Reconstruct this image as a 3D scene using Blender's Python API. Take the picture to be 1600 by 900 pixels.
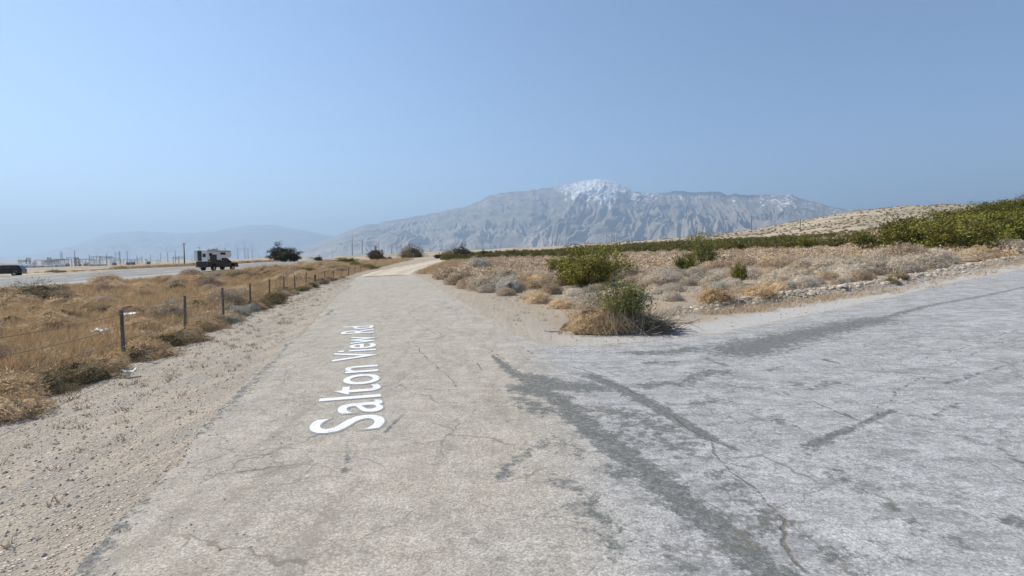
import bpy, math, random
import numpy as np
from mathutils import Vector, Matrix
R = math.radians
SC = bpy.context.scene
for o in list(bpy.data.objects): bpy.data.objects.remove(o)

# ------------------------------------------------------------------ camera, sky, sun, exposure
CAMZ = 2.5
PITCH = math.atan(45/800.0)
cam = bpy.data.objects.new('camera', bpy.data.cameras.new('camera'))
SC.collection.objects.link(cam); SC.camera = cam
cam.location = (0, 0, CAMZ); cam.rotation_euler = (math.pi/2-PITCH, 0, 0)
cam.data.lens = 18; cam.data.sensor_width = 36
cam.data.clip_start = .05; cam.data.clip_end = 120000
SUN_EL, SUN_AZ = 46.0, -70.0            # azimuth: degrees clockwise from +Y
w = bpy.data.worlds.new('World'); SC.world = w; w.use_nodes = True
nt = w.node_tree; nt.nodes.clear()
sky = nt.nodes.new('ShaderNodeTexSky'); sky.sky_type = 'NISHITA'; sky.sun_disc = False
sky.sun_elevation = R(SUN_EL); sky.sun_rotation = R(SUN_AZ)
sky.altitude = 300; sky.air_density = 1.0; sky.dust_density = .25; sky.ozone_density = 4.0
bg = nt.nodes.new('ShaderNodeBackground'); bg.inputs[1].default_value = .098
wo = nt.nodes.new('ShaderNodeOutputWorld')
nt.links.new(sky.outputs[0], bg.inputs[0]); nt.links.new(bg.outputs[0], wo.inputs[0])
sl = bpy.data.lights.new('sun', 'SUN'); sl.energy = 5.0; sl.angle = R(.53); sl.color = (1, .93, .81)
so = bpy.data.objects.new('sun', sl); SC.collection.objects.link(so)
ce = math.cos(R(SUN_EL))
sdir = Vector((math.sin(R(SUN_AZ))*ce, math.cos(R(SUN_AZ))*ce, math.sin(R(SUN_EL))))
so.rotation_euler = sdir.to_track_quat('Z', 'Y').to_euler()
SC.view_settings.view_transform = 'Standard'; SC.view_settings.look = 'None'
SC.view_settings.exposure = 0.6; SC.view_settings.gamma = 1
SC.view_settings.use_curve_mapping = False
SC.render.engine = 'CYCLES'
HAZE_DENSITY = 6.8e-5

# ------------------------------------------------------------------ numeric helpers
def sm(a, b, x):
    t = np.clip((np.asarray(x, float)-a)/(b-a), 0, 1); return t*t*(3-2*t)
def _h(i, j, s):
    n = (i*374761393+j*668265263+s*1442695041) & 0xffffffff
    n = ((n ^ (n >> 13))*1274126177) & 0xffffffff
    return ((n ^ (n >> 16)) & 0xffff)/65535.0
def vnoise(x, y, s=0):
    x = np.asarray(x, float); y = np.asarray(y, float)
    i = np.floor(x).astype(np.int64); j = np.floor(y).astype(np.int64)
    u = x-i; v = y-j; u = u*u*(3-2*u); v = v*v*(3-2*v)
    return (_h(i, j, s)*(1-u)+_h(i+1, j, s)*u)*(1-v)+(_h(i, j+1, s)*(1-u)+_h(i+1, j+1, s)*u)*v
def fbm(x, y, o=4, s=0):
    a, t, n = 1, 0, 0
    for k in range(o):
        t = t+a*vnoise(x*2**k+k*17.3, y*2**k+k*9.1, s+k); n += a; a *= .5
    return t/n
def ridged(x, y, o=5, s=0):
    a, t, n = 1, 0, 0
    for k in range(o):
        t = t+a*(1-abs(2*vnoise(x*2**k+k*5.3, y*2**k+k*3.7, s+k)-1)); n += a; a *= .55
    return t/n
def polydist(x, y, P):
    """distance to polyline, nearest parameter, signed side"""
    best = np.full(np.shape(x), 1e9); par = np.zeros(np.shape(x)); side = np.zeros(np.shape(x))
    for k in range(len(P)-1):
        ax, ay = P[k][:2]; bx, by = P[k+1][:2]; dx, dy = bx-ax, by-ay
        t = np.clip(((x-ax)*dx+(y-ay)*dy)/(dx*dx+dy*dy), 0, 1)
        d = np.hypot(x-ax-t*dx, y-ay-t*dy)
        m = d < best
        best = np.where(m, d, best); par = np.where(m, k+t, par)
        side = np.where(m, np.sign(dx*(y-ay)-dy*(x-ax)), side)
    return best, par, side

# ------------------------------------------------------------------ layout in metres (camera stands at the origin)
H1x = [-100, 0, 200, 400, 560, 640, 700, 860, 1000, 1100, 1200, 1300, 1400, 1500, 1600, 1750]
H1y = [417, 416, 411, 405, 401, 397, 394, 387, 377, 372, 366, 359, 352, 348, 344, 340]
H2x = [-100, 0, 400, 640, 700, 860, 1000, 1100, 1180, 1230, 1280, 1340, 1400, 1480, 1530, 1600, 1750]
H2y = [416, 415, 404, 397, 393, 386, 377, 369, 360, 350, 340, 330, 325, 321, 322, 312, 305]
HWY = [(-62, -60, -.6), (-57, -10, -.4), (-53, 30, -.2), (-51, 52, .1), (-51, 80, .9), (-55, 115, 1.2), (-73, 168, 1.4), (-130, 330, 1.5), (-340, 930, 1.5), (-900, 2500, 1.0)]
def smooth_poly(P, n=8):
    P = [np.array(p, float) for p in P]; out = []
    for k in range(len(P)-1):
        p0 = P[max(k-1, 0)]; p1 = P[k]; p2 = P[k+1]; p3 = P[min(k+2, len(P)-1)]
        for q in range(n):
            t = q/n
            out.append(.5*((2*p1)+(-p0+p2)*t+(2*p0-5*p1+4*p2-p3)*t*t+(-p0+3*p1-3*p2+p3)*t**3))
    out.append(P[-1]); return out
HWYS = smooth_poly(HWY, 4); HWYZ = np.array([p[2] for p in HWYS])
# edges of the cracked road, x as a function of y
FARP = [(-96, 20, -1.0), (-92, 40, -.8), (-88, 62, -.5), (-85, 84, -.28), (-86, 110, 0), (-98, 160, .3), (-160, 330, .6)]
LEy = [-30, 0, 4.0, 5.5, 8.5, 14.3, 19, 27, 36, 57, 66]
LEx = [5.0, -2.4, -3.5, -4.0, -4.9, -6.4, -7.6, -9.8, -12.2, -17.6, -20.0]
REy = [-30, 14.3, 20, 26.7, 40, 57, 66]
REx = [10.6, .75, -.75, -2.6, -5.9, -10.4, -12.6]
TOPE = [(.75, 14.3), (2.0, 14.0), (3.6, 14.4), (6.3, 15.6), (10.2, 18.2), (16.5, 22.2), (24, 27.5), (33, 33), (55, 45), (90, 60)]
FEN = lambda y: np.interp(y, [-30, 4, 8.5, 12.7, 38.7, 50, 62, 98, 125, 220], [1.0, -7.7, -8.78, -9.72, -16.5, -18.9, -20.9, -27.4, -31.5, -46])
def inside_road(x, y):
    a = np.minimum(x-np.interp(y, LEy, LEx), np.interp(y, REy, REx)-x)
    a = np.where(y < 66, a, 66-y+a*0)
    a = np.minimum(a, 66-y)
    d, p, s = polydist(x, y, TOPE)
    b = np.where((x > np.interp(y, REy, REx)-.5), -s*d, -9)
    b = np.where((y < -30), -9, b)
    return np.maximum(a, b)
BERM = None
def base_T(x, y):
    x = np.asarray(x, float); y = np.asarray(y, float)
    r = np.hypot(x, y); th = np.arctan2(x, y); tc = np.clip(th, -R(50), R(50))
    px = 800+800*np.tan(tc); c = np.cos(tc)
    wb = 1-sm(R(75), R(130), np.abs(th))
    s1 = (405-np.interp(px, H1x, H1y))/800*c*wb
    s2 = (405-np.interp(px, H2x, H2y))/800*c*wb
    rr = r-12; near = s1*.5*(rr+np.sqrt(rr*rr+36))
    r1 = 400; z1 = s1*(r1-12); z2 = np.where(s2 > 0, 2.5+1000*s2, s1*(1000-12))
    t = np.clip((r-r1)/600, 0, 1)
    mid = z1+(z2-z1)*(t*.6+.4*t*t*(3-2*t))
    z = np.where(r < r1, near, mid)
    far = np.where(s1 < 0, s1*(np.clip(r, 1000, 3500)-12), z2*(1-.5*sm(1000, 3000, r)))
    z = np.where(r > 1000, far, z)
    z = z+3.6*np.exp(-((x-84)**2/(2*13**2)+(y-84)**2/(2*24**2)))
    return z
def T(x, y, detail=True):
    x = np.asarray(x, float); y = np.asarray(y, float)
    z = base_T(x, y); r = np.hypot(x, y)
    # field behind the fence lies a little higher than the gravel shoulder
    fx = FEN(y)
    z = z+.28*sm(-.1, -1.1, x-fx)*(1-sm(60, 90, y))
    # low bank of rubble right of the side road
    if BERM is not None:
        d, p, s = polydist(x, y, BERM)
        z = z+np.exp(-(d/.55)**2)*.26*sm(.2, 1.0, p)+.16*sm(-.3, 1.2, s*d)*(d < 14)*sm(0, 3, p)*(1-sm(6, 14, d))
    ins = inside_road(x, y)
    if detail:
        amp = sm(.3, 2.5, -ins)
        z = z+amp*((fbm(x/2.3, y/2.3, 4, 3)-.5)*.22+(fbm(x/14, y/14, 3, 9)-.5)*.5*sm(6, 20, -ins))
        z = z+sm(150, 500, r)*(fbm(x/60, y/60, 4, 21)-.5)*5*sm(0, .2, base_T(x, y)/30)
    # highway bed
    d, p, s = polydist(x, y, HWYS); hz = np.interp(p, np.arange(len(HWYZ)), HWYZ)
    k = 1-sm(11, 20, d); z = z*(1-k)+hz*k
    dF, pF, sF = polydist(x, y, FARP); k = (1-sm(6.5, 12, dF)); z = z*(1-k)+np.interp(pF, range(len(FARP)), [q[2] for q in FARP])*k
    return z
def ray(px, py):
    d = Vector(((px-800)/800, (450-py)/800, -1)); d.rotate(cam.rotation_euler); return d
_ts = np.geomspace(2, 6000, 6000)
def hit(px, py):
    d = ray(px, py); d = np.array(d)/d[1]
    X, Y, Z = d[0]*_ts, _ts, CAMZ+d[2]*_ts
    below = np.nonzero(Z < T(X, Y))[0]
    if len(below) == 0: return None
    k = below[0]
    return (float(X[k]), float(Y[k]), float(T(X[k], Y[k])))
def at(px, D):                       # ground point seen in picture column px at distance D
    x = (px-800)/800*D; return (x, D, float(T(x, D)))
_b = [hit(*p)[:2] for p in [(1085, 486), (1130, 478), (1190, 471), (1270, 463), (1350, 452), (1430, 437), (1520, 420), (1600, 404)]]
BERM = _b

# ------------------------------------------------------------------ object helpers
COL = SC.collection
def tag(o, label, cat, group=None, kind=None):
    if label: o['label'] = label
    if cat: o['category'] = cat
    if group: o['group'] = group
    if kind: o['kind'] = kind
    return o
def meshobj(name, V, F, mat, parent=None, attrs=None, smooth=False, loc=None):
    me = bpy.data.meshes.new(name)
    V = np.asarray(V, np.float32); F = np.asarray(F, np.int32)
    n, k = F.shape
    me.vertices.add(len(V)); me.vertices.foreach_set('co', V.ravel())
    me.loops.add(n*k); me.loops.foreach_set('vertex_index', F.ravel())
    me.polygons.add(n); me.polygons.foreach_set('loop_start', np.arange(0, n*k, k, dtype=np.int32))
    me.polygons.foreach_set('loop_total', np.full(n, k, np.int32))
    if attrs:
        for an, av in attrs.items():
            a = me.attributes.new(an, 'FLOAT', 'POINT'); a.data.foreach_set('value', np.asarray(av, np.float32).ravel())
    me.update(calc_edges=True)
    me.polygons.foreach_set('use_smooth', np.full(n, smooth)); me.materials.append(mat)
    me.validate()
    o = bpy.data.objects.new(name, me); COL.objects.link(o)
    if parent: o.parent = parent
    if loc is not None: o.location = loc
    return o
def empty(name, loc=(0, 0, 0), rz=0):
    o = bpy.data.objects.new(name, None); COL.objects.link(o); o.location = loc; o.rotation_euler = (0, 0, rz)
    o.empty_display_size = .3; return o
def copy_tree(o, parent=None):
    c = o.copy(); COL.objects.link(c)
    if parent: c.parent = parent
    for ch in o.children: copy_tree(ch, c)
    return c
class Geo:                           # collects shapes of ONE mesh
    def __init__(s): s.v = []; s.f = []; s.n = 0; s.a = []
    def add(s, V, F, a=0.5):
        V = np.asarray(V, float); F = np.asarray(F, int)
        if F.shape[1] == 3: F = np.hstack([F, F[:, 2:3]]) if False else F
        s.v.append(V); s.f.append(F+s.n); s.n += len(V); s.a.append(np.full(len(V), a) if np.isscalar(a) else a)
    def box(s, c, d, rz=0, bev=0):
        c = np.array(c, float); h = np.array(d, float)/2
        V = np.array([[sx*h[0], sy*h[1], sz*h[2]] for sx in (-1, 1) for sy in (-1, 1) for sz in (-1, 1)])
        if rz: ca, sa = math.cos(rz), math.sin(rz); V[:, :2] = V[:, :2]@np.array([[ca, sa], [-sa, ca]])
        s.add(V+c, [[0, 1, 3, 2], [4, 6, 7, 5], [0, 4, 5, 1], [2, 3, 7, 6], [0, 2, 6, 4], [1, 5, 7, 3]])
    def tube(s, P, r0, r1=None, k=6):
        r1 = r0 if r1 is None else r1; P = [Vector(p) for p in P]; n = len(P); V = []; F = []
        for i, p in enumerate(P):
            t = (P[min(i+1, n-1)]-P[max(i-1, 0)]).normalized()
            u = t.orthogonal().normalized() if i == 0 else (u-t*u.dot(t)).normalized()
            b = t.cross(u); r = r0+(r1-r0)*i/(n-1)
            for q in range(k):
                a = 2*math.pi*q/k; V.append(p+u*math.cos(a)*r+b*math.sin(a)*r)
        for i in range(n-1):
            for q in range(k):
                F.append([i*k+q, i*k+(q+1) % k, (i+1)*k+(q+1) % k, (i+1)*k+q])
        s.add(np.array(V), F)
        # end caps (fans of quads with a centre vertex repeated are avoided: use two centre verts)
        for base, ctr in ((0, P[0]), ((n-1)*k, P[-1])):
            V2 = [V[base+q] for q in range(k)]+[ctr]
            s.f3 = getattr(s, 'f3', []); s.f3 += [[s.n+q, s.n+(q+1) % k, s.n+k] for q in range(k)]
            s.v.append(np.array(V2)); s.n += len(V2); s.a.append(np.full(len(V2), .5))
    def extrude(s, prof, y0, y1, inset=0):      # profile in x,z extruded along y
        n = len(prof); V = [(x, y0, z) for x, z in prof]+[(x, y1, z) for x, z in prof]
        s.polys = getattr(s, 'polys', []); base = s.n
        s.v.append(np.array(V, float)); s.n += 2*n; s.a.append(np.full(2*n, .5))
        s.polys.append([base+i for i in range(n)][::-1]); s.polys.append([base+n+i for i in range(n)])
        for i in range(n): s.polys.append([base+i, base+(i+1) % n, base+n+(i+1) % n, base+n+i])
    def build(s, name, mat, parent=None, bevel=0, loc=None, smooth=False):
        F = []
        for f in s.f: F += [list(map(int, q)) for q in f]
        F += getattr(s, 'f3', []); F += getattr(s, 'polys', [])
        me = bpy.data.meshes.new(name); me.from_pydata([tuple(v) for v in np.vstack(s.v)], [], F)
        me.materials.append(mat); me.update()
        if smooth: me.polygons.foreach_set('use_smooth', [True]*len(me.polygons))
        o = bpy.data.objects.new(name, me); COL.objects.link(o)
        if parent: o.parent = parent
        if loc is not None: o.location = loc
        if bevel:
            m = o.modifiers.new('bevel', 'BEVEL'); m.width = bevel; m.segments = 2; m.limit_method = 'ANGLE'
        return o

# ------------------------------------------------------------------ materials
class NB:
    def __init__(s, name, rough=.9, spec=.2):
        s.m = bpy.data.materials.new(name); s.m.use_nodes = True; s.t = s.m.node_tree
        s.b = s.t.nodes['Principled BSDF']; s.b.inputs['Roughness'].default_value = rough
        s.b.inputs['Specular IOR Level'].default_value = spec
        s.geo = s.t.nodes.new('ShaderNodeNewGeometry')
    def lk(s, a, b): s.t.links.new(a, b)
    def pos(s, sx=1, sy=1, sz=1, obj=False):
        m = s.t.nodes.new('ShaderNodeMapping'); m.inputs['Scale'].default_value = (sx, sy, sz)
        if obj:
            tc = s.t.nodes.new('ShaderNodeTexCoord'); s.lk(tc.outputs['Object'], m.inputs[0])
        else: s.lk(s.geo.outputs['Position'], m.inputs[0])
        return m.outputs[0]
    def noise(s, scale, detail=4, rough=.55, vec=None, dist=0):
        n = s.t.nodes.new('ShaderNodeTexNoise'); n.inputs['Scale'].default_value = scale
        n.inputs['Detail'].default_value = detail; n.inputs['Roughness'].default_value = rough
        n.inputs['Distortion'].default_value = dist
        s.lk(vec if vec is not None else s.geo.outputs['Position'], n.inputs['Vector']); return n.outputs['Fac']
    def voro(s, scale, feature='F1', vec=None, out='Distance'):
        n = s.t.nodes.new('ShaderNodeTexVoronoi'); n.feature = feature; n.inputs['Scale'].default_value = scale
        s.lk(vec if vec is not None else s.geo.outputs['Position'], n.inputs['Vector']); return n.outputs[out]
    def attr(s, name):
        n = s.t.nodes.new('ShaderNodeAttribute'); n.attribute_name = name; return n.outputs['Fac']
    def rng(s, v, a, b, c=0, d=1, smooth=True):
        n = s.t.nodes.new('ShaderNodeMapRange'); n.interpolation_type = 'SMOOTHSTEP' if smooth else 'LINEAR'
        s.lk(v, n.inputs[0])
        for i, q in zip((1, 2, 3, 4), (a, b, c, d)): n.inputs[i].default_value = q
        return n.outputs[0]
    def math(s, op, a, b=0, c=None):
        n = s.t.nodes.new('ShaderNodeMath'); n.operation = op
        for i, q in enumerate((a, b, c)):
            if q is None: continue
            if isinstance(q, (int, float)): n.inputs[i].default_value = q
            else: s.lk(q, n.inputs[i])
        return n.outputs[0]
    def mix(s, f, a, b, mode='MIX'):
        n = s.t.nodes.new('ShaderNodeMix'); n.data_type = 'RGBA'; n.blend_type = mode
        for i, q in ((0, f), (6, a), (7, b)):
            if isinstance(q, (int, float)): n.inputs[i].default_value = q
            elif isinstance(q, tuple): n.inputs[i].default_value = (*q, 1)
            else: s.lk(q, n.inputs[i])
        return n.outputs[2]
    def ramp(s, v, stops):
        n = s.t.nodes.new('ShaderNodeValToRGB'); s.lk(v, n.inputs[0]); e = n.color_ramp.elements
        while len(e) < len(stops): e.new(.5)
        for q, (p, c) in zip(e, stops): q.position = p; q.color = (*c, 1)
        return n.outputs[0]
    def col(s, c):
        if isinstance(c, tuple): s.b.inputs['Base Color'].default_value = (*c, 1)
        else: s.lk(c, s.b.inputs['Base Color'])
        s.c = c; return s
    def bump(s, h, strength=.5, dist=.02):
        n = s.t.nodes.new('ShaderNodeBump'); n.inputs['Strength'].default_value = strength
        n.inputs['Distance'].default_value = dist; s.lk(h, n.inputs['Height']); s.lk(n.outputs[0], s.b.inputs['Normal']); return s
    def transl(s, f=.25):
        f = f*.6
        tr = s.t.nodes.new('ShaderNodeBsdfTranslucent'); mx = s.t.nodes.new('ShaderNodeMixShader'); mx.inputs[0].default_value = f
        if isinstance(s.c, tuple): tr.inputs[0].default_value = (*s.c, 1)
        else: s.lk(s.c, tr.inputs[0])
        out = s.t.nodes['Material Output']; s.lk(s.b.outputs[0], mx.inputs[1]); s.lk(tr.outputs[0], mx.inputs[2]); s.lk(mx.outputs[0], out.inputs[0]); return s
    def objrand(s):
        return s.t.nodes.new('ShaderNodeObjectInfo').outputs['Random']
def plain(name, c, rough=.5, metal=0, spec=.4, var=.12, scale=6):
    b = NB(name, rough, spec); b.b.inputs['Metallic'].default_value = metal
    n = b.noise(scale, 5, .6, b.pos(obj=True))
    lo = tuple(q*(1-var) for q in c); hi = tuple(min(1, q*(1+var)) for q in c)
    b.col(b.mix(n, lo, hi)); return b.m

def mat_ground():
    b = NB('desert_ground', .95, .1)
    big = b.noise(.12, 5, .6); mid = b.noise(1.1, 6, .65); fine = b.noise(14, 5, .7)
    c = b.mix(b.rng(big, .35, .65), (.36, .285, .20), (.41, .345, .26))
    c = b.mix(b.rng(mid, .42, .62), c, (.31, .285, .245))
    c = b.mix(b.rng(fine, .35, .7), b.mix(.5, c, (.22, .17, .12)), c)
    # small stones of many tones
    vc = b.t.nodes.new('ShaderNodeTexVoronoi'); vc.inputs['Scale'].default_value = 26; b.lk(b.geo.outputs['Position'], vc.inputs['Vector'])
    sepc = b.t.nodes.new('ShaderNodeSeparateColor'); b.lk(vc.outputs['Color'], sepc.inputs[0])
    tone = b.ramp(sepc.outputs[0], [(0, (.22, .19, .16)), (.35, (.38, .32, .26)), (.7, (.48, .42, .35)), (1, (.62, .58, .52))])
    isstone = b.math('MULTIPLY', b.rng(sepc.outputs[1], .42, .46), b.rng(vc.outputs['Distance'], .55, .3))
    c = b.mix(b.math('MULTIPLY', isstone, .8), c, tone)
    # gravel shoulder
    g = b.attr('gravel')
    gc = b.mix(b.rng(b.noise(.9, 5, .6), .4, .62), (.35, .305, .25), (.32, .295, .255))
    gc = b.mix(b.rng(b.noise(30, 3, .6), .4, .62), b.mix(.45, gc, (.2, .18, .15)), gc)
    mp = b.t.nodes.new('ShaderNodeMapping'); mp.inputs['Rotation'].default_value = (0, 0, R(-15)); mp.inputs['Scale'].default_value = (2.6, .22, 1); b.lk(b.geo.outputs['Position'], mp.inputs[0])
    gc = b.mix(b.math('MULTIPLY', b.rng(b.noise(1.4, 6, .65, mp.outputs[0], .4), .44, .60), .5), gc, (.46, .39, .31))
    gc = b.mix(isstone, gc, tone)
    c = b.mix(g, c, gc)
    # pale sandy verge by the side road
    p = b.attr('pale')
    c = b.mix(b.math('MULTIPLY', p, b.rng(b.noise(6, 5, .7), .25, .55, .5, 1)), c, (.41, .40, .385))
    # dried up vegetation litter tone
    l = b.attr('litter')
    lc = b.mix(b.rng(b.noise(5, 6, .7), .35, .65), (.33, .24, .145), (.49, .38, .25))
    c = b.mix(l, c, lc)
    # scrubby hill far off
    f = b.attr('far')
    hc = b.mix(b.rng(b.noise(.012, 6, .65, b.pos(1, 1, 4)), .42, .58), (.28, .235, .175), (.40, .335, .26))
    dots = b.rng(b.noise(.16, 4, .75), .5, .62)
    hc = b.mix(b.math('MULTIPLY', dots, .5), hc, (.12, .115, .06))
    c = b.mix(f, c, hc)
    b.col(c)
    hh = b.math('ADD', b.math('MULTIPLY', isstone, .6), b.math('ADD', b.math('MULTIPLY', fine, .8), b.math('MULTIPLY', mid, .6)))
    b.bump(hh, .8, .045)
    return b.m
def mat_asphalt():
    b = NB('old_asphalt', .88, .25)
    agg = b.noise(52, 3, .75); agg2 = b.voro(48, out='Color')
    sep = b.t.nodes.new('ShaderNodeSeparateColor'); b.lk(agg2, sep.inputs[0])
    mid = b.noise(2.2, 6, .7); big = b.noise(.35, 4, .6)
    blot = b.noise(7, 6, .75)
    warm = b.math('ADD', b.attr('warm'), b.math('MULTIPLY', b.math('SUBTRACT', big, .5), .5))
    warm = b.rng(warm, .15, .85)
    cool = b.mix(b.rng(mid, .38, .64), (.288, .289, .288), (.365, .365, .366))
    tan = b.mix(b.rng(mid, .36, .66), (.31, .28, .235), (.38, .348, .298))
    c = b.mix(warm, cool, tan)
    # salt-and-pepper aggregate
    sp = b.rng(agg, .34, .66, .66, 1.34, smooth=False)
    sp2 = b.rng(sep.outputs[0], 0, 1, .78, 1.22, smooth=False)
    spw = b.math('MULTIPLY', sp, sp2)
    cw = b.t.nodes.new('ShaderNodeVectorMath'); cw.operation = 'SCALE'; b.lk(c, cw.inputs[0]); b.lk(spw, cw.inputs['Scale'])
    c = cw.outputs[0]
    # worn blotches where the binder shows
    bl = b.math('MULTIPLY', b.rng(blot, .50, .58), b.rng(b.noise(.8, 4, .65), .40, .60))
    c = b.mix(b.math('MULTIPLY', bl, b.rng(warm, 0, 1, .62, .30)), c, (.135, .138, .138))
    # long faint wheel streaks along the roads
    # sandy film creeping in from the edges
    e = b.math('ADD', b.attr('edge'), b.math('MULTIPLY', b.math('SUBTRACT', b.noise(2.4, 6, .7), .5), .7))
    c = b.mix(b.math('MULTIPLY', b.rng(e, .45, .95), .7), c, b.mix(agg, (.36, .32, .27), (.48, .44, .385)))
    # wear streaked along the side road
    mp = b.t.nodes.new('ShaderNodeMapping'); mp.inputs['Rotation'].default_value = (0, 0, R(-42)); mp.inputs['Scale'].default_value = (.45, 1.5, 1); b.lk(b.geo.outputs['Position'], mp.inputs[0])
    stn = b.noise(2.6, 10, .74, mp.outputs[0], .6)
    c = b.mix(b.math('MULTIPLY', b.rng(b.math('ADD', stn, b.math('MULTIPLY', b.math('SUBTRACT', b.noise(22, 6, .8), .5), .55)), .505, .575), b.rng(warm, 0, .8, .42, .10)), c, (.12, .123, .122))
    mp2 = b.t.nodes.new('ShaderNodeMapping'); mp2.inputs['Rotation'].default_value = (0, 0, R(-15)); mp2.inputs['Scale'].default_value = (2.2, .35, 1); b.lk(b.geo.outputs['Position'], mp2.inputs[0])
    stw = b.noise(1.3, 9, .7, mp2.outputs[0], .3)
    c = b.mix(b.math('MULTIPLY', b.rng(b.math('ADD', stw, b.math('MULTIPLY', b.math('SUBTRACT', b.noise(22, 6, .8), .5), .5)), .52, .62), b.rng(warm, .3, 1, 0, .42)), c, (.20, .18, .15))
    # dark seal patches and stripes
    s = b.math('ADD', b.attr('stain'), b.math('MULTIPLY', b.math('SUBTRACT', b.noise(5.5, 10, .82), .5), 4.2))
    s = b.math('ADD', s, b.math('MULTIPLY', b.math('SUBTRACT', agg, .5), .9))
    sm_ = b.rng(s, .44, .68)
    c = b.mix(b.math('MULTIPLY', sm_, b.rng(b.noise(14, 8, .85), .41, .54, .55, 1)), c, b.mix(b.rng(agg, .35, .65), (.075, .080, .078), (.135, .14, .137)))
    # soft brownish wear
    s2 = b.math('ADD', b.attr('wear'), b.math('MULTIPLY', b.math('SUBTRACT', b.noise(5, 8, .75), .5), 1.3))
    c = b.mix(b.math('MULTIPLY', b.rng(s2, .35, .75), .5), c, (.19, .165, .13))
    # fine crazing
    dv = b.t.nodes.new('ShaderNodeVectorMath'); dv.operation = 'MULTIPLY_ADD'
    nv = b.t.nodes.new('ShaderNodeTexNoise'); nv.inputs['Scale'].default_value = 2.0; nv.inputs['Detail'].default_value = 5; b.lk(b.geo.outputs['Position'], nv.inputs['Vector'])
    b.lk(nv.outputs['Color'], dv.inputs[0]); dv.inputs[1].default_value = (.7, .7, 0); b.lk(b.geo.outputs['Position'], dv.inputs[2])
    ve = b.voro(.55, 'DISTANCE_TO_EDGE', dv.outputs[0])
    cz = b.math('MULTIPLY', b.rng(ve, .003, .011, 1, 0), b.rng(b.noise(.55, 3, .5), .46, .56))
    c = b.mix(b.math('MULTIPLY', cz, .6), c, (.13, .12, .10))
    ve2 = b.voro(2.6, 'DISTANCE_TO_EDGE', dv.outputs[0])
    cz2 = b.math('MULTIPLY', b.rng(ve2, .01, .045, 1, 0), b.rng(b.noise(.42, 3, .5), .55, .62))
    c = b.mix(b.math('MULTIPLY', cz2, .45), c, (.13, .125, .115))
    # cracks
    cr = b.rng(b.math('SUBTRACT', b.attr('crack'), b.math('MULTIPLY', b.math('SUBTRACT', b.noise(9, 3, .6), .5), .03)), .006, .026, 1, 0)
    c = b.mix(b.math('MULTIPLY', cr, .85), c, (.115, .10, .08))
    b.col(c)
    h = b.math('ADD', b.math('MULTIPLY', agg, .55), b.math('MULTIPLY', sep.outputs[0], .45))
    h = b.math('SUBTRACT', h, b.math('MULTIPLY', cr, 1.5))
    b.bump(h, .55, .012)
    return b.m
def mat_foliage(name, stops, tr=.2, sat=0):
    b = NB(name, .85, .15)
    v = b.math('ADD', b.math('MULTIPLY', b.attr('tone'), .62), b.math('MULTIPLY', b.objrand(), .38))
    b.col(b.ramp(v, stops)); b.transl(tr); return b.m
M = {}
M['ground'] = mat_ground(); M['asphalt'] = mat_asphalt()
M['straw'] = mat_foliage('dry_straw_twigs', [(0, (.11, .075, .045)), (.3, (.36, .27, .18)), (.7, (.52, .41, .29)), (1, (.66, .56, .43))])
M['beige'] = mat_foliage('pale_beige_twigs', [(0, (.13, .10, .065)), (.3, (.43, .36, .275)), (.7, (.60, .52, .42)), (1, (.74, .67, .57))])
M['grey_twig'] = mat_foliage('grey_twigs', [(0, (.20, .18, .14)), (.4, (.36, .33, .27)), (1, (.60, .57, .5))])
M['rust'] = mat_foliage('rusty_dry_grass', [(0, (.15, .10, .05)), (.3, (.48, .34, .19)), (.7, (.68, .52, .325)), (1, (.80, .69, .50))])
M['brownbush'] = mat_foliage('brown_green_twigs', [(0, (.09, .07, .035)), (.5, (.22, .165, .085)), (1, (.36, .29, .17))])
M['creosote'] = mat_foliage('creosote_leaves', [(0, (.055, .06, .012)), (.4, (.12, .122, .024)), (.75, (.22, .21, .045)), (1, (.36, .34, .10))], .25)
M['olive'] = mat_foliage('olive_leaves', [(0, (.07, .085, .015)), (.5, (.15, .175, .03)), (1, (.27, .29, .06))], .3)
M['belt'] = mat_foliage('scrub_belt_leaves', [(0, (.07, .072, .025)), (.5, (.16, .145, .045)), (1, (.30, .25, .11))], .25)
M['sprig'] = mat_foliage('pale_green_sprigs', [(0, (.10, .115, .03)), (.5, (.23, .235, .06)), (1, (.42, .40, .15))], .3)
M['stem'] = mat_foliage('grey_brown_stems', [(0, (.10, .075, .05)), (.5, (.22, .18, .14)), (1, (.42, .36, .28))], 0)
M['darktree'] = mat_foliage('dark_tree_leaves', [(0, (.04, .035, .018)), (.5, (.09, .08, .042)), (1, (.18, .15, .085))], .2)
M['stone'] = mat_foliage('pebble_stone', [(0, (.26, .22, .18)), (.4, (.40, .345, .285)), (.8, (.50, .45, .385)), (1, (.68, .65, .60))], 0)

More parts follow.
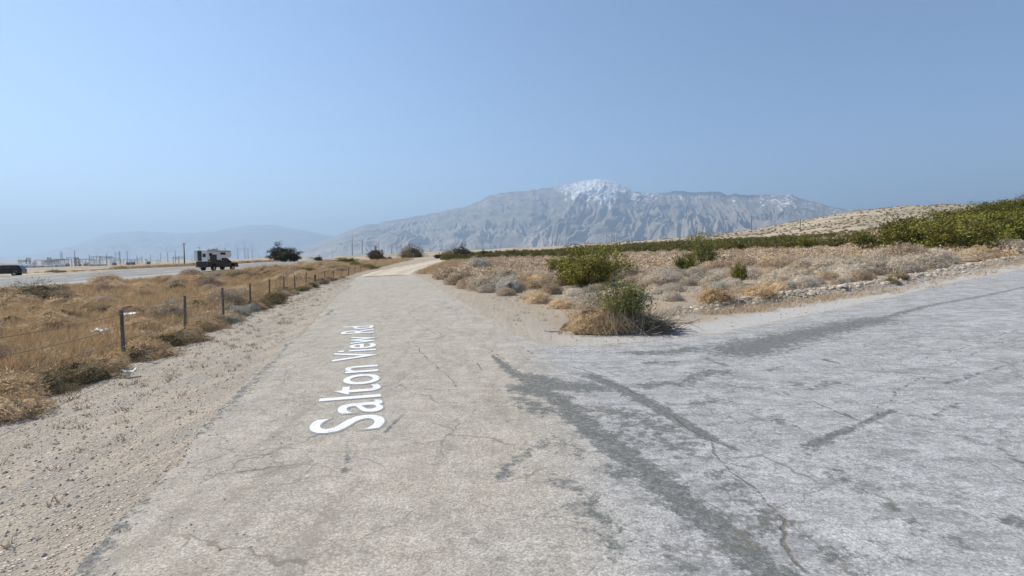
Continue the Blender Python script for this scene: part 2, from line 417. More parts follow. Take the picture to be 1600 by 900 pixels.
# ------------------------------------------------------------------ ground
def build_ground():
    rad = np.concatenate([[0.0], np.geomspace(.8, 60, 330), np.geomspace(61, 1400, 210), np.geomspace(1450, 45000, 40)])
    a1 = np.linspace(-R(56), R(56), 720); a2 = np.linspace(R(56), R(304), 150)[1:]
    ang = np.concatenate([a1, a2]); ang = ang[ang < R(304)-1e-6]
    A, RR = np.meshgrid(ang, rad); X = RR*np.sin(A); Y = RR*np.cos(A)
    ins = inside_road(X, Y)
    Z = T(X, Y)-.10*sm(.12, .45, ins)
    d, p, s = polydist(X, Y, HWYS); Z = Z-.10*(1-sm(7.0, 8.6, d))*(RR < 1500)
    nr, na = X.shape
    idx = np.arange(nr*na).reshape(nr, na); nx = np.roll(idx, -1, 1)
    F = np.stack([idx[:-1], nx[:-1], nx[1:], idx[1:]], -1).reshape(-1, 4)
    fx = FEN(Y); lx = np.interp(Y, LEy, LEx)
    grav = sm(-.9, .1, X-fx)*sm(.8, -.2, X-lx)*(1-sm(55, 66, Y))
    right = (X > np.interp(Y, REy, REx)-.3)
    dd, pp, ss = polydist(X, Y, TOPE); db = polydist(X, Y, BERM)[0]
    grav = np.maximum(grav, right*sm(2.5, .6, -ins+(fbm(X/1.5, Y/1.5, 3, 5)-.5)*2)*.8)
    pale = sm(-.5, 3.5, X)*sm(2.3, .9, -ins+(fbm(X/1.2, Y/1.2, 3, 8)-.5)*1.2)*(1-sm(60, 90, RR))*(ss > 0)
    litter = sm(0, -1.0, X-fx+(fbm(X/1.6, Y/1.6, 3, 31)-.5)*1.5)*(.55+.45*sm(.4, .6, fbm(X/3, Y/3, 3, 33)))*(d > 11)*(1-sm(240, 360, RR))
    litter = np.maximum(litter, .35*right*sm(4, 9, -ins)*sm(.45, .6, fbm(X/5, Y/5, 3, 41)))
    far = sm(300, 520, RR)
    o = meshobj('ground', np.stack([X, Y, Z], -1).reshape(-1, 3), F, M['ground'], smooth=True,
                attrs=dict(gravel=grav, pale=pale, litter=litter, far=far))
    o['kind'] = 'structure'
build_ground()

# ------------------------------------------------------------------ cracked road and side road
def gp(px, py):
    h = hit(px, py); return (h[0], h[1])
def pl(*pts): return [gp(*p) for p in pts]
STAIN = [  # (polyline in world, half width at both ends, strength)
    (pl((770, 556), (800, 582), (850, 610)), .06, .22, 1.0),
    (pl((815, 606), (870, 622), (905, 655), (960, 700), (1010, 738), (1080, 795), (1150, 850), (1215, 905)), .22, .14, 1.15),
    (pl((830, 590), (870, 604), (925, 606)), .32, .34, 1.0), (pl((800, 608), (840, 640), (880, 640)), .25, .3, .62), (pl((940, 640), (1000, 655), (1040, 672)), .3, .25, .6), (pl((1000, 830), (1060, 880)), .1, .12, .4), (pl((1120, 745), (1170, 775), (1210, 830)), .2, .12, .42), (pl((1300, 735), (1400, 800), (1480, 850)), .14, .12, .38), (pl((1180, 640), (1240, 670)), .12, .1, .35),
    (pl((925, 588), (985, 615), (1050, 650), (1105, 684)), .16, .10, 1.05),
    (pl((1105, 684), (1160, 708)), .08, .03, .8),
    (pl((960, 655), (1000, 670), (1010, 690)), .35, .25, .45),
    (pl((1000, 680), (1060, 692), (1060, 700)), .3, .3, .42),
    (pl((870, 680), (900, 712)), .10, .2, .35), (pl((780, 750), (800, 725), (828, 705), (850, 695)), .1, .18, .5),
    (pl((870, 752), (905, 772), (930, 790)), .14, .14, .5), (pl((905, 790), (950, 815)), .2, .2, .45),
    (pl((935, 830), (985, 880)), .12, .1, .45), (pl((950, 730), (975, 745)), .15, .12, .45),
    (pl((1150, 548), (1200, 535), (1280, 518), (1370, 500)), .75, .7, .95),
    (pl((1370, 500), (1450, 478), (1540, 462), (1610, 447)), .24, .08, .8),
    (pl((985, 552), (1035, 552), (1085, 545)), .28, .3, .75), (pl((1010, 568), (1060, 566)), .14, .08, .7),
    (pl((1010, 604), (1045, 598)), .2, .1, .7), (pl((1060, 602), (1090, 588), (1125, 582)), .16, .3, .62),
    (pl((1085, 630), (1130, 626)), .14, .14, .5), (pl((1100, 560), (1135, 572)), .12, .1, .6),
    (pl((1200, 580), (1225, 572)), .08, .05, .6), (pl((1290, 563), (1310, 568)), .12, .05, .6),
    (pl((1240, 598), (1270, 608), (1310, 598)), .14, .12, .55),
    (pl((1255, 700), (1310, 678), (1350, 662), (1395, 642)), .06, .05, .95), (pl((1255, 705), (1300, 690)), .16, .05, .5),
    (pl((1400, 645), (1455, 655)), .1, .1, .45), (pl((1480, 600), (1560, 575), (1610, 562)), .05, .03, .7),
    (pl((1570, 815), (1600, 820)), .1, .12, .75), (pl((1460, 650), (1495, 630)), .05, .03, .6),
    (pl((1370, 850), (1420, 885)), .1, .1, .4), (pl((1240, 820), (1330, 890)), .12, .1, .42),
    (pl((1260, 905), (1200, 850), (1160, 800), (1120, 740)), .15, .06, .25),
    (pl((1480, 715), (1530, 728)), .12, .1, .5), (pl((1560, 700), (1610, 735)), .06, .04, .6),
    (pl((600, 677), (632, 647)), .03, .04, .95), (pl((540, 690), (545, 712), (538, 740)), .03, .05, .62),
    (pl((855, 905), (900, 880)), .1, .05, .2),
    (pl((462, 510), (480, 492), (505, 474), (545, 446)), .22, .32, .75), (pl((512, 492), (520, 484)), .12, .12, .7),
    (pl((612, 430), (600, 440), (611, 500)), .16, .14, .28),
    (pl((120, 905), (200, 805), (280, 700), (350, 640), (410, 582), (460, 525)), .13, .16, .66),
]
WEAR = [
    (pl((340, 790), (420, 740), (440, 700)), .3, .2, .6), (pl((330, 745), (420, 735), (490, 722)), .06, .04, .7),
    (pl((300, 900), (360, 830), (400, 800)), .3, .3, .5), (pl((430, 880), (500, 840), (530, 780)), .12, .12, .5),
    (pl((780, 590), (760, 620), (790, 650)), .3, .3, .55), (pl((650, 560), (650, 600)), .15, .12, .5),
    (pl((680, 545), (720, 610)), .1, .07, .5), (pl((618, 590), (620, 610)), .12, .12, .4),
    (pl((820, 560), (860, 580)), .3, .3, .45), (pl((700, 810), (640, 850)), .15, .1, .35),
    (pl((615, 440), (610, 500)), .25, .2, .4), (pl((370, 700), (400, 660), (440, 610)), .1, .1, .35),
]
CRACK = [pl((642, 475), (647, 487), (640, 489), (652, 500), (652, 506), (672, 516), (692, 528)),
         pl((682, 516), (695, 527), (740, 523), (775, 520)), pl((693, 527), (660, 532), (632, 536)),
         pl((660, 541), (686, 542), (697, 553), (742, 567), (757, 580)), pl((758, 545), (766, 546), (800, 570)),
         pl((640, 525), (655, 548), (700, 590), (712, 605)), pl((640, 608), (700, 610), (730, 609)),
         pl((448, 617), (495, 614)), pl((330, 742), (380, 738), (430, 728)),
         pl((800, 545), (835, 553), (870, 550), (930, 552), (1000, 540)),
         pl((820, 545), (845, 560), (930, 585)),
         pl((1050, 650), (1108, 690), (1120, 720), (1150, 745), (1185, 765), (1215, 800), (1232, 850), (1270, 905)),
         pl((940, 590), (990, 612), (1050, 640)), pl((1230, 615), (1290, 640), (1330, 652), (1350, 662)),
         pl((1350, 662), (1420, 600), (1500, 560), (1610, 520)), pl((1290, 575), (1360, 590), (1420, 590), (1500, 600)),
         pl((1500, 500), (1560, 512), (1610, 520)), pl((1440, 562), (1530, 535), (1610, 508)),
         pl((1520, 635), (1610, 650)), pl((1530, 720), (1610, 760)), pl((1100, 590), (1190, 570), (1290, 553)),
         pl((1180, 605), (1280, 630), (1330, 650)), pl((560, 437), (620, 438)), pl((600, 470), (640, 462)),
         pl((560, 470), (545, 500), (470, 545)), pl((700, 850), (760, 905)), pl((790, 640), (740, 700), (560, 760))][:24]
def road_attrs(X, Y):
    ins = inside_road(X, Y)
    def acc(L):
        v = np.zeros(X.shape)
        for P, w0, w1, st in L:
            d, p, s = polydist(X, Y, P); wd = w0+(w1-w0)*p/(len(P)-1)
            v = np.maximum(v, st*np.clip(1.1-d/(wd*1.6), 0, 1))
        return v
    st = acc(STAIN); we = acc(WEAR)
    cr = np.full(X.shape, 9.0)
    wx = X+(fbm(X*2.2, Y*2.2, 3, 51)-.5)*.2; wy = Y+(fbm(X*2.2, Y*2.2, 3, 57)-.5)*.2
    for P in CRACK: cr = np.minimum(cr, polydist(wx, wy, P)[0])
    # generally darker worn network towards the middle of the junction
    st = st+.17*np.exp(-(((X-2.4)/2.4)**2+((Y-8.3)/4.0)**2))+.15*np.exp(-(((X-2.0)/1.3)**2+((Y-4.6)/1.8)**2))+.16*np.exp(-(((X-6.5)/4)**2+((Y-11)/4)**2))
    xl_ = np.interp(Y, LEy, LEx); xr_ = np.interp(Y, REy, REx); uu = (X-xl_)/(xr_-xl_)
    we = np.maximum(we, .30*np.exp(-((uu-.42)/.05)**2)+.26*np.exp(-((uu-.17)/.04)**2)+.2*np.exp(-((uu-.68)/.05)**2))
    warm = sm(2.4, -1.3, X-(14.3-Y)*.06)+.0
    warm = warm*(1-.35*sm(7, 3, Y)*sm(-3, 0, X))
    edge = sm(.55, 0, ins)*.8
    edge = np.maximum(edge, sm(25, 60, Y)*.55)
    return dict(stain=st, wear=we, crack=cr, warm=warm, edge=edge)
def build_roads():
    ys = np.concatenate([np.linspace(-30, 2, 30)[:-1], np.linspace(2, 26, 520)[:-1], np.linspace(26, 66, 220)])
    u = np.linspace(0, 1, 150); U, Yg = np.meshgrid(u, ys)
    jl = (fbm(Yg*1.1, Yg*0+3, 4, 71)-.5)*.34; jr = (fbm(Yg*1.3, Yg*0+8, 4, 73)-.5)*.4*sm(14.6, 15.6, Yg)
    xl = np.interp(Yg, LEy, LEx)+jl; xr = np.interp(Yg, REy, REx)+jr
    X = xl+(xr-xl)*U; Z = T(X, Yg, False)+.006-.03*sm(.02, 0, np.minimum(U, 1-U))*(Yg > 15)
    je = (fbm(X*.5, X*0, 3, 75)-.5)*2.2*sm(62, 66, Yg); Yv = Yg+je
    nr, nc = X.shape; idx = np.arange(nr*nc).reshape(nr, nc)
    F = np.stack([idx[:-1, :-1], idx[:-1, 1:], idx[1:, 1:], idx[1:, :-1]], -1).reshape(-1, 4)
    o = meshobj('road', np.stack([X, Yv, Z], -1).reshape(-1, 3), F, M['asphalt'], smooth=True, attrs=road_attrs(X, Yg))
    o['kind'] = 'structure'
    # side road, fanned out from the junction
    P = np.array(smooth_poly([(a, b, 0) for a, b in TOPE], 24))[:, :2]
    L = np.concatenate([[0], np.cumsum(np.hypot(*np.diff(P, axis=0).T))])
    n = 520; tt = np.linspace(0, 1, n)**1.9*L[-1]
    tx = np.interp(tt, L, P[:, 0]); ty = np.interp(tt, L, P[:, 1])
    ty = ty+(fbm(tt*.9, tt*0, 4, 81)-.5)*.5*sm(0, 2, tt)
    q = np.linspace(0, 1, n)**1.9; bx = 10.6+q*95; by = -30+q*62
    v = np.concatenate([np.linspace(0, .72, 430)[:-1], np.linspace(.72, 1, 30)])
    V, TX = np.meshgrid(v, tx, indexing='ij'); TY = np.meshgrid(v, ty, indexing='ij')[1]
    BX = np.meshgrid(v, bx, indexing='ij')[1]; BY = np.meshgrid(v, by, indexing='ij')[1]
    X = TX+(BX-TX)*V; Y = TY+(BY-TY)*V; Z = T(X, Y, False)+.006
    nr, nc = X.shape; idx = np.arange(nr*nc).reshape(nr, nc)
    F = np.stack([idx[1:, :-1], idx[1:, 1:], idx[:-1, 1:], idx[:-1, :-1]], -1).reshape(-1, 4)
    o = meshobj('side_road', np.stack([X, Y, Z], -1).reshape(-1, 3), F, M['asphalt'], smooth=True, attrs=road_attrs(X, Y))
    o['kind'] = 'structure'
build_roads()
# dirt track running on from the end of the road
def build_track():
    b = NB('dirt_track', .95, .1)
    n = b.noise(2.5, 6, .7); c = b.mix(b.rng(n, .35, .65), (.42, .36, .285), (.49, .435, .36))
    c = b.mix(b.rng(b.attr('rut'), .3, .8), b.mix(.35, c, (.28, .22, .16)), c)
    b.col(c).bump(b.noise(20, 4, .7), .5, .03)
    L = [(-19.4, 64), (-20.5, 70), (-22, 80), (-23, 92), (-24, 108), (-25, 130), (-27, 165), (-30, 220)]
    Rr = [(-12.8, 64), (-13.4, 70), (-14.8, 80), (-15.6, 92), (-16.5, 108), (-17.5, 130), (-19, 165), (-22, 220)]
    L = np.array(smooth_poly([(*p, 0) for p in L], 16))[:, :2]; Rr = np.array(smooth_poly([(*p, 0) for p in Rr], 16))[:, :2]
    u = np.linspace(0, 1, 24); X = L[:, :1]+(Rr[:, :1]-L[:, :1])*u; Y = L[:, 1:]+(Rr[:, 1:]-L[:, 1:])*u
    Z = T(X, Y)+.04*np.sin(np.pi*u)+.02-.06*((u < .02)|(u > .98)); nr, nc = X.shape; idx = np.arange(nr*nc).reshape(nr, nc)
    rut = np.tile(abs(np.cos(u*2*np.pi)), (nr, 1))
    F = np.stack([idx[:-1, :-1], idx[:-1, 1:], idx[1:, 1:], idx[1:, :-1]], -1).reshape(-1, 4)
    o = meshobj('dirt_road', np.stack([X, Y, Z], -1).reshape(-1, 3), F, b.m, smooth=True, attrs=dict(rut=rut)); o['kind'] = 'structure'
build_track()
# highway with painted lines
def strip(name, off0, off1, dz, mat, s0=0, s1=1e9, dash=None, poly=HWYS, label=None):
    P = np.array(smooth_poly(poly, 10)); d = np.gradient(P[:, :2], axis=0); d /= np.linalg.norm(d, axis=1)[:, None]
    nrm = np.stack([d[:, 1], -d[:, 0]], -1)
    L = np.concatenate([[0], np.cumsum(np.linalg.norm(np.diff(P[:, :2], axis=0), axis=1))])
    V = []; F = []
    def seg(a, b):
        m = max(2, int((b-a)/3)); t = np.linspace(a, b, m); base = len(V)
        for q in t:
            p = [np.interp(q, L, P[:, k]) for k in range(3)]; nn = [np.interp(q, L, nrm[:, k]) for k in range(2)]
            for o_ in (off0, off1): V.append((p[0]+nn[0]*o_, p[1]+nn[1]*o_, p[2]+dz))
        for k in range(m-1): F.append([base+2*k, base+2*k+1, base+2*k+3, base+2*k+2])
    e = min(s1, L[-1])
    if dash:
        q = s0
        while q+dash[0] < e: seg(q, q+dash[0]); q += dash[0]+dash[1]
    else: seg(s0, e)
    o = meshobj(name, V, F, mat); o['kind'] = 'structure'; return o
hb = NB('highway_asphalt', .85, .3)
hb.col(hb.mix(hb.rng(hb.noise(.6, 5, .7), .35, .65), (.15, .15, .145), (.215, .21, .20)))
paint = plain('white_road_paint', (.74, .74, .70), .7, var=.1, scale=2)
strip('highway', -9.3, 9.3, .02, hb.m)
conc = plain('pale_concrete_shoulder', (.27, .255, .23), .9, scale=.7)
strip('highway_shoulder', 6.0, 9.25, .026, conc)
strip('highway_edge_line', 5.65, 5.95, .032, paint); strip('highway_edge_line', -7.6, -7.35, .032, paint)
for o_ in (1.9, -2.2): strip('highway_lane_marks', o_, o_+.18, .032, paint, 0, 500, (3.7, 11))

# road name caption overlay, not road paint, built as flat lettering along the road
def lettering():
    def txt(off):
        cu = bpy.data.curves.new('t', 'FONT'); cu.body = 'Salton View Rd'; cu.size = 1; cu.offset = off; cu.resolution_u = 6
        cu.space_character = 1.06
        ob = bpy.data.objects.new('t', cu); COL.objects.link(ob)
        bpy.context.view_layer.update()
        dg = bpy.context.evaluated_depsgraph_get()
        me = bpy.data.meshes.new_from_object(ob.evaluated_get(dg)); bpy.data.objects.remove(ob); return me
    me = txt(.004); me2 = txt(.026)
    P0 = Vector((*gp(600, 670), 0)); P1 = Vector((*gp(583, 509), 0)); ax = (P1-P0); Ln = ax.length; ax.normalize()
    up = Vector((-ax.y, ax.x, 0))
    xs = [v.co.x for v in me.vertices]; x0, x1 = min(xs), max(xs)
    cap = max(v.co.y for v in me.vertices)
    objs = []
    for m_, dz, nm, col in ((me, .016, 'road_lettering', (.66, .69, .76)), (me2, .011, 'letter_outline', (.26, .25, .24))):
        V = []
        for v in m_.vertices:
            s = (v.co.x-x0)/(x1-x0)
            s = s*Ln; hgt = v.co.y/cap*1.06
            p = P0+ax*s+up*hgt; V.append((p.x, p.y, 0))
        VA = np.array(V); VA[:, 2] = T(VA[:, 0], VA[:, 1], False)+dz
        me_ = bpy.data.meshes.new(nm); me_.from_pydata([tuple(q) for q in VA], [], [list(p.vertices) for p in m_.polygons]); me_.update()
        b = NB(nm, .8, .3)
        n = b.noise(40, 4, .7); b.col(b.mix(b.rng(b.math('ADD', n, b.math('MULTIPLY', b.math('SUBTRACT', b.noise(4, 6, .7), .5), .8)), .48, .68, 0, .8), col, (.40, .37, .33))); me_.materials.append(b.m)
        o = bpy.data.objects.new(nm, me_); COL.objects.link(o); objs.append(o)
    objs[1].parent = objs[0]
    tag(objs[0], 'white road name overlay laid lengthwise on the cracked asphalt, reading away from the viewer', 'road lettering')
lettering()

# ------------------------------------------------------------------ mountains
def build_range(name, prof, R0, R1, R2, seed, mat, snow=False, cols=1300, rows=200):
    px = np.linspace(prof[0][0], prof[-1][0], cols); py = np.interp(px, [p[0] for p in prof], [p[1] for p in prof])
    th = np.arctan((px-800)/800); Zr = R0*(405-py)/800*np.cos(th)
    Zr = Zr+(fbm(px/14, px*0, 4, seed)-.5)*Zr*.05
    Zr = np.maximum(Zr, 0)
    r = np.concatenate([np.linspace(R1, R0, int(rows*.8)), np.linspace(R0, R2, int(rows*.2)+1)[1:]])
    RR, TH = np.meshgrid(r, th, indexing='ij'); ZR = np.tile(Zr, (len(r), 1)); PX = np.tile(px, (len(r), 1))
    u = np.where(RR < R0, (RR-R1)/(R0-R1), 1-(RR-R0)/(R2-R0))
    shape = np.clip(u, 0, 1)**1.25
    X = RR*np.sin(TH); Y = RR*np.cos(TH)
    s = TH*R0
    wx = s+(fbm(s/2600, RR/2600, 4, seed+5)-.5)*3000+(RR-R1)*1.1*(fbm(s/4200, s*0+3, 2, seed+6)-.5)
    n = ridged(wx/1500, RR/3600+s*0, 6, seed+9)
    n2 = ridged(wx/520+3.1, RR/1500, 4, seed+19)
    n3 = ridged(wx/190+7.1, RR/700, 3, seed+29)
    env = np.sin(np.pi*np.clip(u, 0, 1)**.8)*.9+.1*(u > 0)*(RR < R0*.99)
    Z = ZR*shape+env*(ZR*.19+70)*(n-.52)*(.45+1.1*fbm(s/3300, RR/3300, 2, seed+44))+env*(n2-.5)*(ZR*.14+20)+env*(n3-.5)*(ZR*.085+15)
    # front row of lower foothills
    foot = np.exp(-((RR-(R1+(R0-R1)*.30))/((R0-R1)*.14))**2)*(ZR*.20)*sm(.35, .75, fbm(s/1900, s*0+2, 3, seed+31))
    Z = Z+foot
    lim = .97*ZR/R0*RR
    Z = np.where((RR < R0*.995) & (Z > lim), lim-(Z-lim)*.3, Z)
    Z = Z-60*(1-sm(0, .06, u))-30
    sn = np.zeros(Z.shape); fo = np.zeros(Z.shape)
    if snow:
        line = np.interp(PX, [800, 850, 900, 940, 985, 1030, 1080, 1150, 1200, 1300, 1350], [3600, 2500, 1950, 1800, 1950, 2050, 2000, 2000, 1500, 1250, 1500])
        sn = sm(-250, 650, Z-line+(n2-.5)*900+(ridged(s/260, RR/2500, 3, 77)-.6)*1300)
        sn = sn*np.interp(PX, [840, 880, 905, 960, 1000, 1350], [.25, .62, .86, .86, .55, .5])
        fo = np.interp(PX, [1020, 1050, 1170, 1190], [0, 1, 1, 0])*sm(-230, -60, Z-ZR*1.0+60)
        sn = sn*(1-fo)
    nr, nc = Z.shape; idx = np.arange(nr*nc).reshape(nr, nc)
    F = np.stack([idx[:-1, :-1], idx[:-1, 1:], idx[1:, 1:], idx[1:, :-1]], -1).reshape(-1, 4)
    o = meshobj(name, np.stack([X, Y, Z], -1).reshape(-1, 3), F, mat, smooth=True, attrs=dict(snow=sn, forest=fo, low=1-sm(200, 1500, Z)))
    o['kind'] = 'structure'
mb = NB('mountain_rock', .95, .1)
n = mb.noise(.0016, 9, .78); c = mb.mix(mb.rng(n, .38, .62), (.13, .12, .105), (.27, .235, .19))
c = mb.mix(mb.math('MULTIPLY', mb.attr('low'), mb.rng(mb.noise(.0006, 5, .6), .3, .65)), c, (.37, .31, .25))
c = mb.mix(mb.attr('forest'), c, (.05, .065, .05))
sn = mb.rng(mb.math('ADD', mb.attr('snow'), mb.math('MULTIPLY', mb.math('SUBTRACT', mb.noise(.0045, 8, .8), .5), 3.6)), .50, .80, 0, .7)
c = mb.mix(sn, c, (.88, .90, .93)); mb.col(c)
build_range('mountains', [(395, 403), (440, 396), (470, 389), (500, 378), (535, 364), (565, 352), (600, 346), (640, 338), (690, 330), (730, 322), (750, 314), (762, 306), (780, 302), (830, 296), (870, 291), (895, 286), (912, 281), (930, 279), (950, 281), (966, 286), (985, 297), (1010, 301), (1040, 300), (1062, 298), (1090, 300), (1110, 299), (1135, 303), (1165, 304), (1190, 304), (1205, 302), (1230, 304), (1265, 313), (1300, 324), (1330, 327), (1400, 330), (1500, 345), (1560, 380)],
            19000, 12500, 26000, 7, mb.m, True)
build_range('far_mountains', [(-60, 404), (60, 396), (120, 382), (170, 364), (220, 360), (280, 364), (335, 361), (375, 352), (430, 351), (470, 358), (520, 368), (600, 378), (700, 386), (820, 400)],
            34000, 27000, 40000, 63, mb.m, False, 400, 60)

# ------------------------------------------------------------------ haze
def haze():
    g = Geo(); x0, x1, y0, y1, z0, z1 = -46000, 46000, -46000, 46000, -110, 3050
    g.box(((x0+x1)/2, (y0+y1)/2, (z0+z1)/2), (x1-x0, y1-y0, z1-z0))
    m = bpy.data.materials.new('haze'); m.use_nodes = True; t = m.node_tree; t.nodes.clear()
    v = t.nodes.new('ShaderNodeVolumePrincipled'); out = t.nodes.new('ShaderNodeOutputMaterial')
    v.inputs['Color'].default_value = (.53, .735, 1, 1); v.inputs['Density'].default_value = HAZE_DENSITY
    v.inputs['Anisotropy'].default_value = .28
    t.links.new(v.outputs[0], out.inputs['Volume'])
    o = g.build('haze', m); o['kind'] = 'stuff'
haze()

# ------------------------------------------------------------------ plant prototypes (vertices, triangles, tone)
def twig_tris(P, D, L, W, rng, N=None):
    """thin triangles starting at P, direction D, length L, width W"""
    n = len(P); S = rng.normal(size=(n, 3)) if N is None else N+rng.normal(size=(n, 3))*.22; S = np.cross(D, S); S /= np.linalg.norm(S, axis=1)[:, None]+1e-9
    a = P-S*W[:, None]/2; b = P+S*W[:, None]/2; c = P+D*L[:, None]
    V = np.stack([a, b, c], 1).reshape(-1, 3); F = np.arange(3*n).reshape(-1, 3)
    return V, F
def join(parts):
    V, F, A, n = [], [], [], 0
    for v, f, a in parts: V.append(v); F.append(f+n); A.append(a); n += len(v)
    return np.vstack(V), np.vstack(F), np.concatenate(A)
def dome(seed, n=5200, tw=.017, tl=.13, h=.85, core=True, rag=.22):
    """unit (radius 1, height h) rounded twiggy shrub"""
    rng = np.random.default_rng(seed)
    d = rng.normal(size=(n, 3)); d[:, 2] = abs(d[:, 2])*.9+.02; d /= np.linalg.norm(d, axis=1)[:, None]
    az = np.arctan2(d[:, 1], d[:, 0])
    lump = 1+rag*(2*fbm(np.cos(az)*1.6+seed, np.sin(az)*1.6+d[:, 2]*2.2, 3, seed)-1)*1.5
    rr = (1-rng.random(n)**1.6*.34)*lump
    P = d*rr[:, None]*np.array([1, 1, h]); P[:, 2] = np.maximum(P[:, 2], 0.0)
    nn = d/np.array([1, 1, h]); nn /= np.linalg.norm(nn, axis=1)[:, None]
    D1 = d*np.array([1, 1, 1.1])+rng.normal(size=(n, 3))*.55
    D2 = rng.normal(size=(n, 3)); D2 = D2-nn*(D2*nn).sum(1)[:, None]*1.0; D2 /= np.linalg.norm(D2, axis=1)[:, None]; D2 = D2+nn*.42
    flat = (rng.random(n) < .68)[:, None]; D = np.where(flat, D2, D1); D /= np.linalg.norm(D, axis=1)[:, None]
    V, F = twig_tris(P, D, tl*(.5+rng.random(n))*np.where(flat[:, 0], .85, 1), tw*(.6+.9*rng.random(n))*np.where(flat[:, 0], 1.25, 1), rng, np.where(flat, nn, rng.normal(size=(n, 3))*9))
    tone = np.repeat(np.clip(.5+(rng.random(n)-.5)*.6+(fbm(P[:, 0]*3+9, P[:, 1]*3+P[:, 2]*3, 2, seed)-.5)*.6, 0, 1), 3)
    parts = [(V, F, tone)]
    k = 90; a = rng.random(k)*6.283; el = rng.random(k)*1.3+.1
    D = np.stack([np.cos(a)*np.cos(el), np.sin(a)*np.cos(el), np.sin(el)], -1)
    V, F = twig_tris(np.zeros((k, 3)), D*np.array([1, 1, h]), np.full(k, 1.05), np.full(k, .03), rng)
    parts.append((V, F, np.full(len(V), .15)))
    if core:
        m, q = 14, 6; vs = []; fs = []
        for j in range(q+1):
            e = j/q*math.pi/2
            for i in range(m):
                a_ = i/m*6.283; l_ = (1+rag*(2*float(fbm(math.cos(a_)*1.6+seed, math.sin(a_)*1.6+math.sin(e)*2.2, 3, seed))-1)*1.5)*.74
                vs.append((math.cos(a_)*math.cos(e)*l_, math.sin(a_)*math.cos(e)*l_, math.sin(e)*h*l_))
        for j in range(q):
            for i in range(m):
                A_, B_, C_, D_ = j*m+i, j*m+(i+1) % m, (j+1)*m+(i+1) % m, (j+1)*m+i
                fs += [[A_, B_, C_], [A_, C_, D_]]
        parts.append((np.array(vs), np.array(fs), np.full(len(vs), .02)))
    return join(parts)
def bush(seed, stems=34, leaves=5200, h=1.0, spread=1.0, leaf=.03, up=.35, clumps=70, minr=.35):
    """open multi-stemmed shrub: returns (stem mesh, leaf mesh); unit height"""
    rng = np.random.default_rng(seed); g = []; tips = []
    sv, sf, st = [], [], []; n = 0
    for k in range(stems):
        a = rng.random()*6.283; lean = (rng.random()**.7)*spread; L = h*(.7+.4*rng.random())*(1-.25*lean)
        pts = []; p = np.array([rng.normal()*.04, rng.normal()*.04, 0.]); d = np.array([math.cos(a)*lean, math.sin(a)*lean, 1.0])
        d /= np.linalg.norm(d)
        for j in range(7):
            pts.append(p.copy()); d = d+rng.normal(size=3)*.12+np.array([0, 0, up*.12]); d /= np.linalg.norm(d); p = p+d*L/6
        pts = np.array(pts)
        branches = [(pts, .014)]
        for q in range(4):
            j = rng.integers(2, 6); bd = pts[j]-pts[j-1]; bd /= np.linalg.norm(bd); bd = bd+rng.normal(size=3)*.55; bd[2] = abs(bd[2]); bd /= np.linalg.norm(bd)
            bp = [pts[j]+bd*L*.1*t for t in range(4)]; branches.append((np.array(bp), .007)); tips += [bp[2], bp[3]]
        tips += [pts[-1], pts[-2], pts[-3]]
        for B, r0 in branches:
            m = len(B)
            for j, p_ in enumerate(B):
                rr = r0*h*(1-j/m*.7)
                for e in range(3):
                    sv.append(p_+rr*np.array([math.cos(e*2.094), math.sin(e*2.094), 0]))
                    st.append(.2+.6*rng.random())
            for j in range(m-1):
                for e in range(3):
                    A_, B_ = n+j*3+e, n+j*3+(e+1) % 3
                    sf += [[A_, B_, B_+3], [A_, B_+3, A_+3]]
            n += 3*m
    tips = np.array(tips)
    tips = tips[tips[:, 2] > -.1]
    ct = rng.random(len(tips))
    i = rng.integers(0, len(tips), leaves); P = tips[i]+rng.normal(size=(leaves, 3))*np.array([.048, .048, .042])*h
    P[:, 2] = np.maximum(P[:, 2], .02)
    D = rng.normal(size=(leaves, 3))*.8+np.array([0, 0, .7]); D /= np.linalg.norm(D, axis=1)[:, None]
    V, F = twig_tris(P, D, leaf*(.7+.9*rng.random(leaves)), leaf*.62*(.7+.6*rng.random(leaves)), rng)
    tone = np.repeat(np.clip(ct[i]*.55+rng.random(leaves)*.45, 0, 1), 3)
    return (np.array(sv), np.array(sf), np.array(st)), (V, F, tone)
def tuft(seed, n=26, h=.3, sp=.25):
    rng = np.random.default_rng(seed); P = np.zeros((n, 3)); P[:, :2] = rng.normal(size=(n, 2))*sp*.5
    D = np.stack([rng.normal(size=n)*.6, rng.normal(size=n)*.6, np.ones(n)], -1); D /= np.linalg.norm(D, axis=1)[:, None]
    V, F = twig_tris(P, D, h*(.4+rng.random(n)), np.full(n, .016)*(.5+rng.random(n)), rng)
    return V, F, np.repeat(rng.random(n)*.6+.2, 3)
